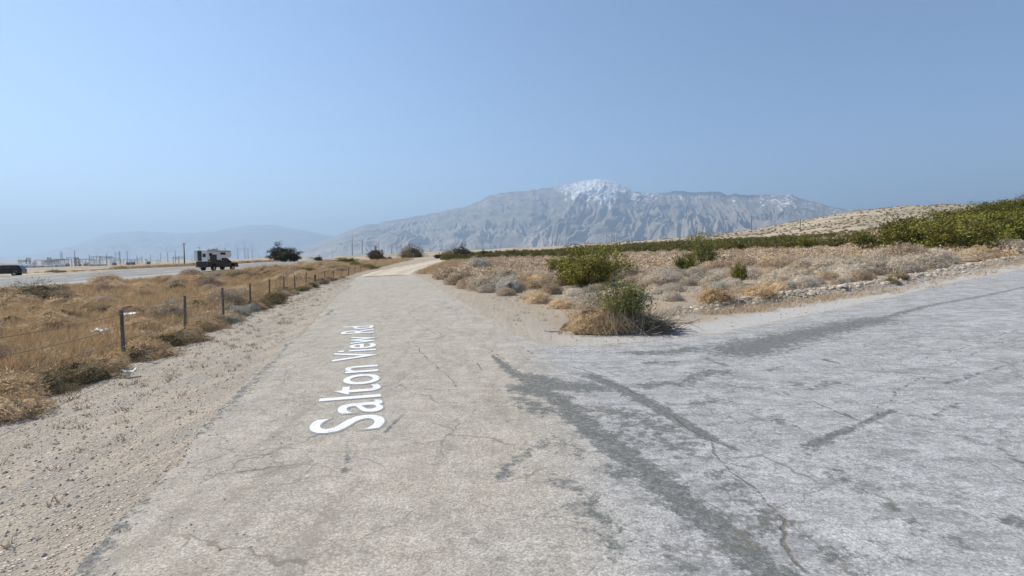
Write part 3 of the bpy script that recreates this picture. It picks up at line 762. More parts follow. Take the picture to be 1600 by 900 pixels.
def scatter(templates, P, S, seed, tilt=.0, zs=None, tonevar=.3):
    rng = np.random.default_rng(seed); parts = []; P = np.asarray(P); S = np.asarray(S)
    which = rng.integers(0, len(templates), len(P))
    V_, F_, A_, n = [], [], [], 0
    for t, (tv, tf, ta) in enumerate(templates):
        m = np.nonzero(which == t)[0]
        if len(m) == 0: continue
        a = rng.random(len(m))*6.283; ca, sa = np.cos(a), np.sin(a)
        x = tv[None, :, 0]*ca[:, None]-tv[None, :, 1]*sa[:, None]; y = tv[None, :, 0]*sa[:, None]+tv[None, :, 1]*ca[:, None]
        z = np.tile(tv[None, :, 2], (len(m), 1)); s = S[m][:, None]; zf = s if zs is None else s*np.asarray(zs)[m][:, None]
        V = np.stack([x*s+P[m][:, 0:1], y*s+P[m][:, 1:2], z*zf+P[m][:, 2:3]], -1).reshape(-1, 3)
        F = (tf[None]+(np.arange(len(m))*len(tv))[:, None, None]).reshape(-1, 3)
        A = np.clip(ta[None]+(rng.random(len(m))-.5)[:, None]*2*tonevar, 0, 1).ravel()
        V_.append(V); F_.append(F+n); A_.append(A); n += len(V)
    return np.vstack(V_), np.vstack(F_), np.concatenate(A_)
def stuff(name, T_, mat):
    o = meshobj(name, T_[0], T_[1], mat, attrs=dict(tone=T_[2])); o['kind'] = 'stuff'; return o
rnd = random.Random(5); RG = np.random.default_rng(11)

# shared meshes
DOMES = {}
for key, mat, kw in (('straw', 'straw', {}), ('beige', 'beige', dict(h=.78)), ('grey', 'grey_twig', dict(h=.8, rag=.4)), ('brown', 'brownbush', dict(h=.85, rag=.5)), ('rust', 'rust', dict(h=.8, rag=.4))):
    DOMES[key] = []
    for k in range(4):
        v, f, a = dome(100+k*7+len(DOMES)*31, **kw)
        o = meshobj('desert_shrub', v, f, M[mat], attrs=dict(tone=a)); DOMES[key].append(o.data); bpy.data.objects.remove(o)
def mound(key, x, y, r, label, group=None, zs=1.0, name='dry_shrub', cat='shrub', sink=.03):
    o = bpy.data.objects.new(name, rnd.choice(DOMES[key])); COL.objects.link(o)
    o.location = (x, y, float(T(x, y))-sink); o.scale = (r*rnd.uniform(.88, 1.15), r*rnd.uniform(.88, 1.15), r*zs)
    o.rotation_euler = (0, 0, rnd.uniform(0, 6.28)); tag(o, label, cat, group); return o
BUSH = {}
def bush_proto(key, leafmat, seed, **kw):
    s, l = bush(seed, **kw); root = empty('green_bush'); zz = np.percentile(l[0][:, 2], 98); ww = np.percentile(np.hypot(l[0][:, 0], l[0][:, 1]), 96)
    for q in (s[0], l[0]): q[:, :2] /= ww; q[:, 2] /= zz
    a = meshobj('stems', *s[:2], M['stem'], root, dict(tone=s[2])); b = meshobj('leaves', *l[:2], M[leafmat], root, dict(tone=l[2]))
    BUSH.setdefault(key, []).append([root, False])
for k in range(3): bush_proto('creosote', 'creosote', 200+k, spread=1.25, stems=30, leaves=5200, leaf=.042)
for k in range(2): bush_proto('wide', 'creosote', 230+k, spread=2.4, stems=46, leaves=11000, leaf=.036)
for k in range(2): bush_proto('wispy', 'sprig', 260+k, spread=.9, stems=34, leaves=4800, leaf=.034)
for k in range(2): bush_proto('tree', 'darktree', 290+k, spread=1.5, stems=40, leaves=9000, leaf=.05)
def plant(key, x, y, h, label, cat='bush', group=None, w=1.0, name='green_bush', sink=.03):
    L = BUSH[key]; e = rnd.choice(L)
    if not e[1]: o = e[0]; e[1] = True
    else: o = copy_tree(e[0])
    o.name = name; o.location = (x, y, float(T(x, y))-sink); o.scale = (h*w/2, h*w/2, h); o.rotation_euler = (0, 0, rnd.uniform(0, 6.28))
    for k_ in ('group',):
        if k_ in o: del o[k_]
    tag(o, label, cat, group); return o
def pbush(key, px, py, hpx, label, **kw):
    x, y, z = hit(px, py); return plant(key, x, y, hpx*y/800, label, **kw)
def pmound(key, px, py, wpx, label, **kw):
    x, y, z = hit(px, py); r = wpx/2*math.hypot(1, (px-800)/800*0)*y/800; return mound(key, x, y+r*.5, r, label, **kw)

# green bushes one can single out
pbush('wide', 918, 447, 58, 'big leafy green creosote bush in the middle of the sandy corner', w=2.0)
pbush('wispy', 862, 433, 30, 'small sparse green sprig at the left foot of the biggest creosote bush', w=.75)
pbush('wispy', 1098, 424, 58, 'tall wispy grey-green bush with bare twigs rising behind the sandy corner', w=1.0)
pbush('creosote', 1068, 428, 30, 'low green bush at the left foot of the tall wispy bush', w=1.5)
pbush('creosote', 1155, 444, 32, 'single small bright green sprig standing alone on a pale mound', w=.8)
pbush('creosote', 1260, 394, 24, 'little dark green bush alone among pale mounds, below the green scrub belt', w=1.0)
# thicket of tall green bushes on the rise at the right
for i, (px, py, hpx, wd, lab) in enumerate([
    (1402, 399, 40, 1.35, 'leftmost low green bush of the big thicket on the right, leaning over a straw mound'),
    (1446, 396, 54, 1.1, 'dark green bush of the right thicket just behind the broad straw mound'),
    (1484, 399, 56, 1.0, 'rounded green bush of the right thicket between two straw mounds'),
    (1530, 388, 52, 1.1, 'green bush of the right thicket behind the pale flat-topped mound'),
    (1572, 378, 42, 1.1, 'green bush at the right border, in the front row of the thicket')]):
    pbush('wide', px, py, hpx, lab, w=wd*2.1)
for i, (px, D, h, wd, lab) in enumerate([
    (1488, 78, 3.4, 1.0, 'first tall olive bush from the left on the crest of the right rise'),
    (1516, 80, 3.0, 1.0, 'second tall olive bush from the left on the crest of the right rise'),
    (1556, 84, 2.9, 1.0, 'third tall olive bush from the left on the crest of the right rise'),
    (1600, 84, 2.9, 1.1, 'olive bush on the crest of the rise, cut by the right border')]):
    x, y, z = at(px, D); plant('wide', x, y, h, lab, w=wd*2.2)
TH = 'bushes filling the big green thicket on the right'
for i in range(26):
    px = rnd.uniform(1405, 1660); D = rnd.uniform(54, 95)
    if px < 1480 and D > 62: continue
    x, y, z = at(px, D); plant('wide', x, y, rnd.uniform(1.7, 3.0) if px > 1470 else 1.5, 'green bush growing inside the big thicket on the right, hemmed in by others', group=TH, w=rnd.uniform(1.9, 2.6))

# hero bush at the corner: dry straw side, green sprigs, dead branches
def corner_bush():
    x, y, z = hit(978, 520); root = empty('corner_bush', (x, y+.35, z)); u = y/800
    v, f, a = dome(501, n=9000, tw=.008, tl=.10, h=.72, rag=.35)
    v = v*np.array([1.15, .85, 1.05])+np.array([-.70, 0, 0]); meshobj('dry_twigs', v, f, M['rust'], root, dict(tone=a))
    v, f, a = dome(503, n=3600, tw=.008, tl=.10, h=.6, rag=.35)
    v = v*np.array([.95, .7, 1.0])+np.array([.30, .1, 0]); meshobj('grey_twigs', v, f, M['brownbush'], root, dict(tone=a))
    s, l = bush(505, stems=80, leaves=3600, spread=.62, leaf=.045); zz = np.percentile(l[0][:, 2], 98); ww = np.percentile(np.hypot(l[0][:, 0], l[0][:, 1]), 96)
    for q in (s[0], l[0]): q[:, :2] *= .85/ww; q[:, 2] *= 1.42/zz
    o = meshobj('green_sprigs', l[0], l[1], M['sprig'], root, dict(tone=l[2])); o.location = (.02, .0, .05)
    o = meshobj('sprig_stems', s[0], s[1], M['stem'], root, dict(tone=s[2])); o.location = (.02, 0, .05)
    tv, tf, ta = scatter([tuft(300+k, 60, 1.1, .5) for k in range(3)], np.array([[rnd.uniform(-.75, .5), rnd.uniform(-.4, .4), 0] for _ in range(26)]), np.array([rnd.uniform(.6, 1.05) for _ in range(26)]), 3)
    meshobj('straw_blades', tv, tf, M['straw'], root, dict(tone=ta))
    g = []; rng = np.random.default_rng(9); V, F, A, n = [], [], [], 0
    for k in range(420):
        a0 = rng.uniform(-1.1, .9); L = rng.uniform(.5, 1.35); p = np.array([.35+rng.normal()*.35, rng.normal()*.25-.1, rng.uniform(0, .30)])
        d = np.array([math.cos(a0), math.sin(a0)*.9-.2, rng.uniform(-.08, .38)]); d /= np.linalg.norm(d); r0 = rng.uniform(.006, .017)
        m = 6; t0 = rng.random()
        for j in range(m):
            r = r0*(1-j/m*.75)
            for e in range(3):
                ang = e*2.094; V.append(p+r*np.array([math.cos(ang)*.5, math.cos(ang)*.5, math.sin(ang)])); A.append(t0)
            d = d+rng.normal(size=3)*.22-np.array([0, 0, .05]); d /= np.linalg.norm(d); p = p+d*L/m; p[2] = max(p[2], .02)
        for j in range(m-1):
            for e in range(3):
                A_, B_ = n+j*3+e, n+j*3+(e+1) % 3; F += [[A_, B_, B_+3], [A_, B_+3, A_+3]]
        n += 3*m
    o = meshobj('dead_branches', np.array(V), np.array(F), M['stem'], root, dict(tone=np.array(A)*.45))
    root.scale = (1.08, 1.08, 1.04)
    tag(root, 'sprawling half dead bush with green sprigs and bare dead branches at the road corner', 'bush')
corner_bush()
pmound('brown', 888, 517, 26, 'tiny dull green tuft left of the half dead corner bush', zs=1.2)
# single dry mounds of the sandy corner
for key, px, py, w_, zs_, lab in [
    ('rust', 840, 474, 42, 1.5, 'upright rusty tan tuft nearest the right edge of the cracked road'),
    ('rust', 878, 482, 40, 1.2, 'rusty tan tuft between the upright tuft and the grey mound'),
    ('beige', 925, 484, 66, 1.35, 'greyish beige mound right behind the half dead corner bush'),
    ('beige', 995, 470, 56, 1.0, 'pale beige mound behind the right side of the corner bush'),
    ('beige', 1052, 470, 44, 1.1, 'pale mound between the corner bush and the tangled brown mound'),
    ('rust', 1122, 470, 62, 1.2, 'tangled brown twig mound beside the white scrap of paper'),
    ('beige', 1128, 447, 60, 1.0, 'grey-white mound with the lone green sprig behind the tangled one'),
    ('rust', 1190, 462, 56, .9, 'flat reddish dry mound left of the blue-white litter'),
    ('beige', 1250, 440, 70, 1.0, 'broad pale mound just beyond the blue-white litter'),
    ('beige', 1335, 430, 110, .75, 'very wide flat beige mound in the right middle distance'),
    ('straw', 1430, 415, 92, 1.1, 'broad straw mound in front of the big green thicket'),
    ('beige', 1518, 400, 68, 1.0, 'pale flat-topped mound standing right of the thicket bushes'),
    ('beige', 1590, 396, 60, 1.1, 'tan mound cut by the right border above the rubble bank'),
    ('rust', 760, 452, 30, 1.1, 'small rusty mound near the cracked road, left of the pale ones'),
    ('straw', 735, 446, 28, 1.2, 'straw tuft at the right edge of the cracked road near its far end'),
    ('straw', 702, 432, 30, 1.2, 'yellowish tuft by the bend where the dirt track begins'),
    ('grey', 750, 424, 46, 1.3, 'ashen grey twiggy bush beyond the road bend'),
    ('brown', 1398, 444, 26, .9, 'dull olive tuft on the rubble bank'),
    ('brown', 1410, 436, 26, .8, 'dark brown tuft right behind the olive tuft on the bank')]:
    pmound(key, px, py, w_, lab, zs=zs_*.8)

# shrubs of the open desert right of the road
pts = []
def free(x, y, dmin):
    for (a, b) in pts:
        if abs(a-x) < dmin and abs(b-y) < dmin: return False
    return True
cnt = 0; tries = 0; extra = []
while tries < 9000:
    tries += 1
    D = rnd.uniform(17, 190)**1.0; px = rnd.uniform(690, 1680); x = (px-800)/800*D
    if rnd.random() > min(1, 30/D+.35): continue
    ins = float(inside_road(np.array(x), np.array(D)))
    if ins > -2.2 or (D > 62 and x < -10) : continue
    db = float(polydist(np.array(x), np.array(D), TOPE)[0])
    if x > 0 and db < 3.6: continue
    if D < 27 and px < 1150: continue
    if D < 38 and 780 < px < 1200 and rnd.random() < .8: continue
    if x > 6 and float(polydist(np.array(x), np.array(D), BERM)[0]) < 1.5: continue
    if not free(x, D, .9 if D < 80 else 1.6): continue
    pts.append((x, D)); extra.append((D, x))
extra.sort()
G1 = 'dry shrubs scattered over the open desert right of the road'
rest = []
for i, (D, x) in enumerate(extra):
    r = rnd.uniform(.5, 1.2)*(1.25 if D > 32 else .75)
    key = rnd.choices(['beige', 'straw', 'rust', 'grey'], [5, 3, 1.6, .8])[0]
    if i < 150:
        lab = {'beige': 'low rounded pale beige shrub among many on the open desert right of the road',
               'straw': 'low rounded straw yellow shrub among many on the open desert right of the road',
               'rust': 'ragged rusty brown dry tuft among many on the open desert right of the road',
               'grey': 'ragged ash grey shrub among many on the open desert right of the road'}[key]
        mound(key, x, D, r, lab, G1+', '+{'beige': 'pale beige', 'straw': 'straw yellow', 'rust': 'rusty', 'grey': 'ash grey'}[key], zs=rnd.uniform(.75, 1.05))
    else: rest.append((x, D, r))
for _ in range(44):
    h_ = hit(rnd.uniform(1060, 1470), rnd.uniform(392, 434))
    if h_ and float(polydist(np.array(h_[0]), np.array(h_[1]), BERM)[0]) > 2.5 and h_[1] < 75:
        mound('beige', h_[0], h_[1], rnd.uniform(.85, 1.35), 'low rounded pale beige shrub among many on the open desert right of the road', G1+', pale beige', zs=rnd.uniform(.6, .85))
lod = [dome(900+k, n=420, tw=.07, tl=.16, h=.7) for k in range(5)]
rest = np.array(rest+[((px-800)/800*D, D, rnd.uniform(.5, 1.2)) for px, D in [(rnd.uniform(700, 1680), rnd.uniform(62, 260)) for _ in range(1300)]])
rest = rest[(rest[:, 0] > -8) | (rest[:, 1] > 95)]
stuff('distant_dry_scrub', scatter(lod, np.stack([rest[:, 0], rest[:, 1], T(rest[:, 0], rest[:, 1])-.03], -1), rest[:, 2], 4), M['straw'])

# belt of green scrub along the foot of the hill
def belt():
    rng = np.random.default_rng(3); P = []
    near = lambda px: 1.0*np.interp(px, [690, 860, 1000, 1100, 1200, 1300, 1400, 1500, 1650], [150, 130, 112, 100, 88, 76, 70, 70, 80])
    far_ = lambda px: np.interp(px, [690, 860, 1000, 1100, 1200, 1300, 1400, 1650], [480, 430, 400, 380, 330, 300, 260, 200])
    N = 7000; px = rng.uniform(690, 1680, N); D = near(px)+(far_(px)-near(px))*rng.random(N)**1.5; x = (px-800)/800*D
    keep = rng.random(N) < .35+.65*sm(.36, .5, fbm(x/18, D/18, 3, 90)); x = x[keep]; D = D[keep]
    t = []
    for k in range(5):
        s, l = bush(700+k, stems=14, leaves=230, spread=1.1, leaf=.13); t.append(l)
    S = rng.uniform(.9, 2.2, len(x))*np.interp((x/D)*800+800, [1200, 1400, 1500], [1, .62, .6])
    stuff('green_scrub_belt', scatter(t, np.stack([x, D, T(x, D)-.1], -1), S, 8, tonevar=.25), M['belt'])
    # sparse dots of scrub on the hill itself
    N = 3600; px = rng.uniform(880, 1690, N); D = rng.uniform(330, 1000, N); x = (px-800)/800*D; c_ = np.hypot(x, D) < 1050; x = x[c_]; D = D[c_]
    stuff('hill_scrub', scatter([dome(950+k, n=60, tw=.14, tl=.4, h=.8, core=True) for k in range(3)], np.stack([x, D, T(x, D)-.1], -1), rng.uniform(.6, 1.7, len(x)), 9), M['brownbush'])
belt()

# ------------------------------------------------------------------ left field: dry grass, shrubs
def grass():
    rng = np.random.default_rng(12); N = 30000
    D = 6+(rng.random(N)**1.5)*120; x = FEN(D)-.1-rng.random(N)**1.1*(20+D*.75)
    k = (fbm(x/1.3, D/1.3, 3, 15) > .40) | (rng.random(N) < .3); x, D = x[k], D[k]
    hd = polydist(x, D, HWYS)[0]; k = (hd > 10.5); x, D = x[k], D[k]
    N = 9000; D3 = 55+rng.random(N)*190; x3 = np.where(D3 < 64, FEN(D3), -.14*(D3-64)-22.0)-rng.random(N)*(20+D3*.35); hd = polydist(x3, D3, HWYS)[0]; x3, D3 = x3[hd > 10.5], D3[hd > 10.5]; x = np.concatenate([x, x3]); D = np.concatenate([D, D3])
    N = 5000; D3 = 64+rng.random(N)*150; x3 = np.interp(D3, [64, 92, 220], [-12, -14.8, -20])+rng.random(N)*14; x = np.concatenate([x, x3]); D = np.concatenate([D, D3])
    k = ~((x < -.78*D) & (D > 48)); x, D = x[k], D[k]
    tf = [tuft(k) for k in range(8)]
    S = rng.uniform(.55, 1.25, len(x))*(1+D/90); stuff('dry_grass', scatter(tf, np.stack([x, D, T(x, D)], -1), S, 13), M['rust'])
    # verges: sparse low tufts on the gravel and on the sandy corner
    N = 750; D = rng.uniform(4, 60, N); x = np.interp(D, LEy, LEx)-.25-rng.random(N)**.6*(np.interp(D, LEy, LEx)-FEN(D)-.3)
    x2 = rng.uniform(-1, 45, 2600); D2 = rng.uniform(14, 60, 2600); ins = inside_road(x2, D2); db = polydist(x2, D2, TOPE)[0]
    k = (ins < -.5) & ((db > 1.3) | (x2 < 0)); x2, D2 = x2[k], D2[k]
    X = np.concatenate([x, x2]); Y = np.concatenate([D, D2])
    t2 = [tuft(40+k, 16, .12, .16) for k in range(6)]
    stuff('sparse_verge_grass', scatter(t2, np.stack([X, Y, T(X, Y)], -1), rng.uniform(.4, 1.1, len(X)), 14), M['straw'])
    N = 3200; D2 = 19+rng.random(N)**1.4*120; x2 = (rng.uniform(690, 1690, N)-800)/800*D2; ins = inside_road(x2, D2); db = polydist(x2, D2, BERM)[0]; k = (ins < -3.2) & (fbm(x2/2.5, D2/2.5, 3, 63) > .42) & ((D2 > 24) | (x2 > 4)); x2, D2 = x2[k], D2[k]
    stuff('desert_grass', scatter([tuft(90+k, 26, .24, .5) for k in range(6)], np.stack([x2, D2, T(x2, D2)-.02], -1), rng.uniform(.5, 1.3, len(x2))*(1+D2/90), 16), M['beige'])
    N = 420; q = rng.random(N)*6.9; bx = np.interp(q, range(8), [p[0] for p in BERM]); by = np.interp(q, range(8), [p[1] for p in BERM])
    bx = bx+rng.normal(size=N)*.5; by = by-.4-rng.random(N)*1.6
    stuff('verge_grass', scatter([tuft(60+k, 30, .2, .35) for k in range(4)], np.stack([bx, by, T(bx, by)], -1), rng.uniform(.5, 1.2, N), 15), M['straw'])
grass()
# shrubs along the fence foot, each its own
FS = 'shrubs at the foot of the wire fence'
yy = 5.2; i = 0
while yy < 62:
    x = float(FEN(yy))+rnd.uniform(-.15, .45); r = rnd.uniform(.42, .74)
    key = rnd.choices(['brown', 'rust', 'grey'], [3.2, 3.6, 1])[0]
    lab = {'brown': 'dark brown shrub in the row at the foot of the wire fence', 'rust': 'rusty dry shrub in the row at the foot of the wire fence', 'grey': 'ashen grey shrub in the row at the foot of the wire fence'}[key]
    mound(key, x, yy, r, lab, FS+', '+{'brown': 'brown', 'rust': 'rusty', 'grey': 'grey'}[key], zs=rnd.uniform(.65, .95))
    yy += r*rnd.uniform(.85, 1.35)*(1+yy/55)
# shrubs of the field between the fence and the highway
G2 = 'dry shrubs in the grass between fence and highway'
pts = []; n_ = 0; tries = 0
while n_ < 105 and tries < 6000:
    tries += 1; D = 8+rnd.random()**1.2*110; x = float(FEN(D))-1.2-rnd.random()*(12+D*.7)
    if (x/D) < -1.08 or x < float(np.interp(D, [p[1] for p in HWYS], [p[0] for p in HWYS])): continue
    if float(polydist(np.array(x), np.array(D), HWYS)[0]) < 11.5 or not free(x, D, 1.4): continue
    pts.append((x, D)); n_ += 1
    key = rnd.choices(['rust', 'brown', 'straw', 'grey'], [6, .8, 3, .4])[0]
    lab = {'rust': 'rusty tan dry shrub in the grass between the fence and the highway', 'brown': 'brown green shrub in the grass between the fence and the highway',
           'straw': 'straw yellow shrub in the grass between the fence and the highway', 'grey': 'ash grey shrub in the grass between the fence and the highway'}[key]
    mound(key, x, D, rnd.uniform(.45, 1.0)*(1+D/140), lab, G2+', '+{'rust': 'rusty', 'brown': 'brown green', 'straw': 'straw yellow', 'grey': 'ash grey'}[key], zs=rnd.uniform(.65, 1.0))
pmound('brown', 40, 474, 80, 'big brown and olive bush at the left border near the highway', zs=.8)
pmound('grey', 22, 455, 50, 'grey twiggy bush behind the big olive bush at the left border', zs=.45)
pbush('creosote', 606-30, 421, 8, 'short bright green bush left of the far fence posts', w=4.5)
for px, py, hp, wd, lab in [(543, 412, 9, 2.0, 'bright green low bush nearest the highway beyond the fence'), (555, 417, 8, 1.5, 'bright green bush right of the low one beyond the fence'),
                            (532, 423, 8, 2.2, 'bright green flat bush just behind the far fence posts'), (480, 425, 7, 2.4, 'yellow green flat bush behind the fence, near its middle')]:
    pbush('creosote', px, py, hp, lab, w=wd*2.2)
for px, py, w_, lab in [(407, 427, 14, 'small dark shrub at the near edge of the highway'), (465, 405, 10, 'tiny dark shrub beyond the highway under the round tree'),
                        (640, 403, 34, 'brown low bush mass by the far bend of the track'), (700, 402, 20, 'brown low bush just right of the far end of the track')]:
    pmound('brown', px, py, w_, lab, zs=1.2)
# distant round trees on the horizon
for px, D, wpx, hpx, lab in [(444, 210, 42, 22, 'round dark tree across the highway, leftmost on the horizon'), (588, 260, 24, 17, 'round dark tree on the horizon right of the two wind turbines'),
                             (721, 190, 28, 18, 'round dark tree on the horizon beyond the bend of the track'), (758, 200, 16, 10, 'smaller dark tree right of the round one beyond the bend'),
                             (601, 265, 9, 6, 'tiny dark bush at the right foot of the round horizon tree'), (609, 265, 8, 5, 'second tiny dark bush right of the round horizon tree'),
                             (498, 250, 13, 7, 'low dark bush on the horizon between tree and turbines'), (538, 260, 9, 5, 'tiny dark bush left of the first turbine tower'),
                             (549, 262, 9, 5, 'tiny dark bush at the foot of the first turbine tower'), (684, 230, 12, 7, 'low dark bush on the horizon above the end of the track'),
                             (800, 190, 18, 9, 'dark twiggy bush at the left end of the green scrub belt'), (460, 212, 14, 12, 'small dark tree touching the right side of the leftmost tree')]:
    x, y, z = at(px, D); h = hpx*D/800
    o = plant('tree', x, y, h, lab, cat='tree' if wpx > 15 else 'bush', w=wpx/hpx, name='horizon_tree' if wpx > 15 else 'horizon_bush', sink=.1)
# median scrub beyond the highway
rng = np.random.default_rng(31); N = 1500; D = rng.uniform(45, 300, N); q = [np.interp(D, [p[1] for p in HWYS], [p[0] for p in HWYS])][0]
x = q-11.5-rng.random(N)**1.4*60; k = ~((x < -.78*D) & (D < 92)); x, D, q = x[k], D[k], q[k]; N = len(x); stuff('median_scrub', scatter([dome(970+k, n=200, tw=.06, tl=.24, h=.55) for k in range(4)], np.stack([x, D, T(x, D)-.05], -1), rng.uniform(.4, 1.2, N), 32), M['brownbush'])
x = q-12-rng.random(N)*70; k = ~((x < -.78*D) & (D < 92)); x, D = x[k], D[k]; N = len(x); stuff('median_dry_grass', scatter([tuft(80+k, 20, .5, .9) for k in range(4)], np.stack([x, D, T(x, D)-.03], -1), rng.uniform(.8, 1.6, N), 33), M['rust'])

# ------------------------------------------------------------------ stones
def rock(seed, sub=1, rough=.25):
    rng = np.random.default_rng(seed)
    V = np.array([(1, 0, 0), (-1, 0, 0), (0, 1, 0), (0, -1, 0), (0, 0, 1), (0, 0, -1)], float)
    F = [[0, 2, 4], [2, 1, 4], [1, 3, 4], [3, 0, 4], [2, 0, 5], [1, 2, 5], [3, 1, 5], [0, 3, 5]]
    for _ in range(sub):
        V = list(V); NF = []; cache = {}
        def mid(a, b):
            k = (min(a, b), max(a, b))
            if k not in cache:
                m = (np.array(V[a])+np.array(V[b]))/2; V.append(m/np.linalg.norm(m)); cache[k] = len(V)-1
            return cache[k]
        for a, b, c_ in F:
            x_, y_, z_ = mid(a, b), mid(b, c_), mid(c_, a); NF += [[a, x_, z_], [x_, b, y_], [z_, y_, c_], [x_, y_, z_]]
        F = NF; V = np.array(V)
    V = V*(1+rng.normal(size=(len(V), 1))*rough*.5)*np.array([1, rng.uniform(.6, 1), rng.uniform(.45, .8)])
    V[:, 2] += .2; return V, np.array(F), np.full(len(V), .5)
def stones():
    rng = np.random.default_rng(44); pe = [rock(k, 0, .3) for k in range(8)]
    N = 26000; D = 3.6+rng.random(N)**1.7*60; u = rng.random(N); lx = np.interp(D, LEy, LEx); x = lx-.05-u**.8*(lx-FEN(D)+.2)
    N2 = 15000; x2 = rng.uniform(-4, 30, N2); D2 = 14+rng.random(N2)**1.5*34; ins = inside_road(x2, D2); k = (ins < -.1) & (fbm(x2/1.1, D2/1.1, 3, 17) > .42); x2, D2 = x2[k], D2[k]
    N3 = 2600; q = rng.random(N3)*6.9; x3 = np.interp(q, range(8), [p[0] for p in BERM])+rng.normal(size=N3)*.45; D3 = np.interp(q, range(8), [p[1] for p in BERM])+rng.normal(size=N3)*.45
    X = np.concatenate([x, x2, x3]); Y = np.concatenate([D, D2, D3])
    S = .004+rng.random(len(X))**6*.026; S[N:N+len(x2)] *= 1.5; S[-N3:] = .025+rng.random(N3)**3*.11
    stuff('pebbles', scatter(pe, np.stack([X, Y, T(X, Y)], -1), S, 45, tonevar=.5), M['stone'])
    # stray grit on the asphalt margin
    N = 1500; D = 3+rng.random(N)**1.5*30; x = np.interp(D, LEy, LEx)+rng.random(N)**3*1.4
    N2 = 900; q = rng.random(N2); xa = np.interp(q*5, range(len(TOPE)), [p[0] for p in TOPE]); ya = np.interp(q*5, range(len(TOPE)), [p[1] for p in TOPE])-rng.random(N2)**2*1.2
    X = np.concatenate([x, xa]); Y = np.concatenate([D, ya])
    stuff('road_grit', scatter(pe, np.stack([X, Y, T(X, Y, False)+.006], -1), .006+rng.random(len(X))**3*.014, 46, tonevar=.5), M['stone'])
    # bigger stones one can count
    rk = []
    for k in range(4):
        v, f, a = rock(60+k, 2, .14); o = meshobj('rock', v, f, M['stone'], attrs=dict(tone=a)); rk.append(o.data); bpy.data.objects.remove(o)
    def put(x, y, s, lab, grp):
        o = bpy.data.objects.new('rock', rnd.choice(rk)); COL.objects.link(o); o.location = (x, y, float(T(x, y))-s*.15)
        o.scale = (s, s*rnd.uniform(.7, 1), s*rnd.uniform(.6, .9)); o.rotation_euler = (rnd.uniform(-.3, .3), rnd.uniform(-.3, .3), rnd.uniform(0, 6.28)); tag(o, lab, 'rock', grp)
    for k in range(90):
        q = rnd.uniform(0, 6.9); a = int(q); t = q-a; x = BERM[a][0]*(1-t)+BERM[a+1][0]*t+rnd.gauss(0, .35); y = BERM[a][1]*(1-t)+BERM[a+1][1]*t+rnd.gauss(0, .3)
        put(x, y, rnd.uniform(.09, .24), 'grey broken stone in the rubble bank along the side road', 'stones of the rubble bank')
    for k in range(46):
        y = rnd.uniform(26, 66); x = float(FEN(y))+rnd.uniform(.35, 1.2)
        put(x, y, rnd.uniform(.08, .22), 'grey stone lying between the far fence and the gravel shoulder', 'stones below the far fence')
    for px, py, s, lab in [(1073, 489, .16, 'dark stone lying alone right of the corner bush'), (1062, 497, .1, 'small dark stone next to the lone dark one'), (1290, 436, .5, 'low grey-green boulder beside the blue-white litter')]:
        x, y, z = hit(px, py); put(x, y, s, lab, None)
stones()

# ------------------------------------------------------------------ litter, stake, branch
def scrap(px, py, size, c, lab, name='paper_scrap', cat='litter', tall=.25):
    x, y, z = hit(px, py); rng = np.random.default_rng(int(px)); n = 7
    size = size*1.25; U, V_ = np.meshgrid(np.linspace(-.5, .5, n), np.linspace(-.5, .5, n)); Z = rng.random(U.shape)*tall*.6+tall*(U*U*1.5+abs(V_)*.4)
    X = U*size+rng.normal(size=U.shape)*.06*size; Y = V_*size*.7+rng.normal(size=U.shape)*.06*size; Z = Z*size
    top = np.stack([X, Y, Z+.01*1], -1).reshape(-1, 3); bot = top-np.array([0, 0, .006]); idx = np.arange(n*n).reshape(n, n)
    F = np.stack([idx[:-1, :-1], idx[:-1, 1:], idx[1:, 1:], idx[1:, :-1]], -1).reshape(-1, 4); F2 = F[:, ::-1]+n*n
    rim = list(idx[0, :])+list(idx[1:, -1])+list(idx[-1, -2::-1])+list(idx[-2:0:-1, 0]); m_ = len(rim)
    R_ = [[rim[i], rim[i]+n*n, rim[(i+1) % m_]+n*n, rim[(i+1) % m_]] for i in range(m_)]
    o = meshobj(name, np.vstack([top, bot]), np.vstack([F, F2, R_]), plain(name, c, .6, var=.06), loc=(x, y, z+.02+size*.12)); o.rotation_euler = (0, 0, rng.random()*3)
    tag(o, lab, cat)
scrap(153, 524, .34, (.80, .80, .80), 'flat white paper scrap in the dry grass left of the nearest fence post')
scrap(1116, 466, .42, (.80, .82, .86), 'white paper scrap on the sand left of the tangled brown mound')
scrap(1078, 484, .2, (.78, .78, .76), 'tiny white scrap on the sand right of the corner bush')
scrap(1219, 438, .6, (.62, .70, .82), 'crumpled blue-white plastic litter between dry mounds on the right', 'plastic_litter', tall=.5)
scrap(1408, 415, .6, (.72, .74, .76), 'pale crumpled litter at the foot of the broad straw mound', 'plastic_litter', tall=.6)
scrap(1316, 451, .26, (.75, .75, .72), 'small white scrap on the rubble bank')
scrap(202, 590, .20, (.72, .70, .66), 'white folded scrap on the gravel below the nearest fence post', tall=.6)
def canister():
    x, y, z = hit(206, 499); r = empty('white_canister', (x, y, z+.12), 0); g = Geo(); g.tube([(-.25, 0, 0), (-.23, 0, 0.005), (.18, 0, .03), (.22, 0, .035)], .13, .12, 14); g.build('shell', plain('canister_white', (.78, .79, .82), .4), r)
    g = Geo(); g.tube([(.2, 0, .035), (.29, 0, .04)], .07, .06, 12); g.build('cap', plain('canister_cap', (.03, .03, .03), .5), r)
    tag(r, 'white canister with black end lying in the grass behind the nearest fence post', 'canister')
canister()
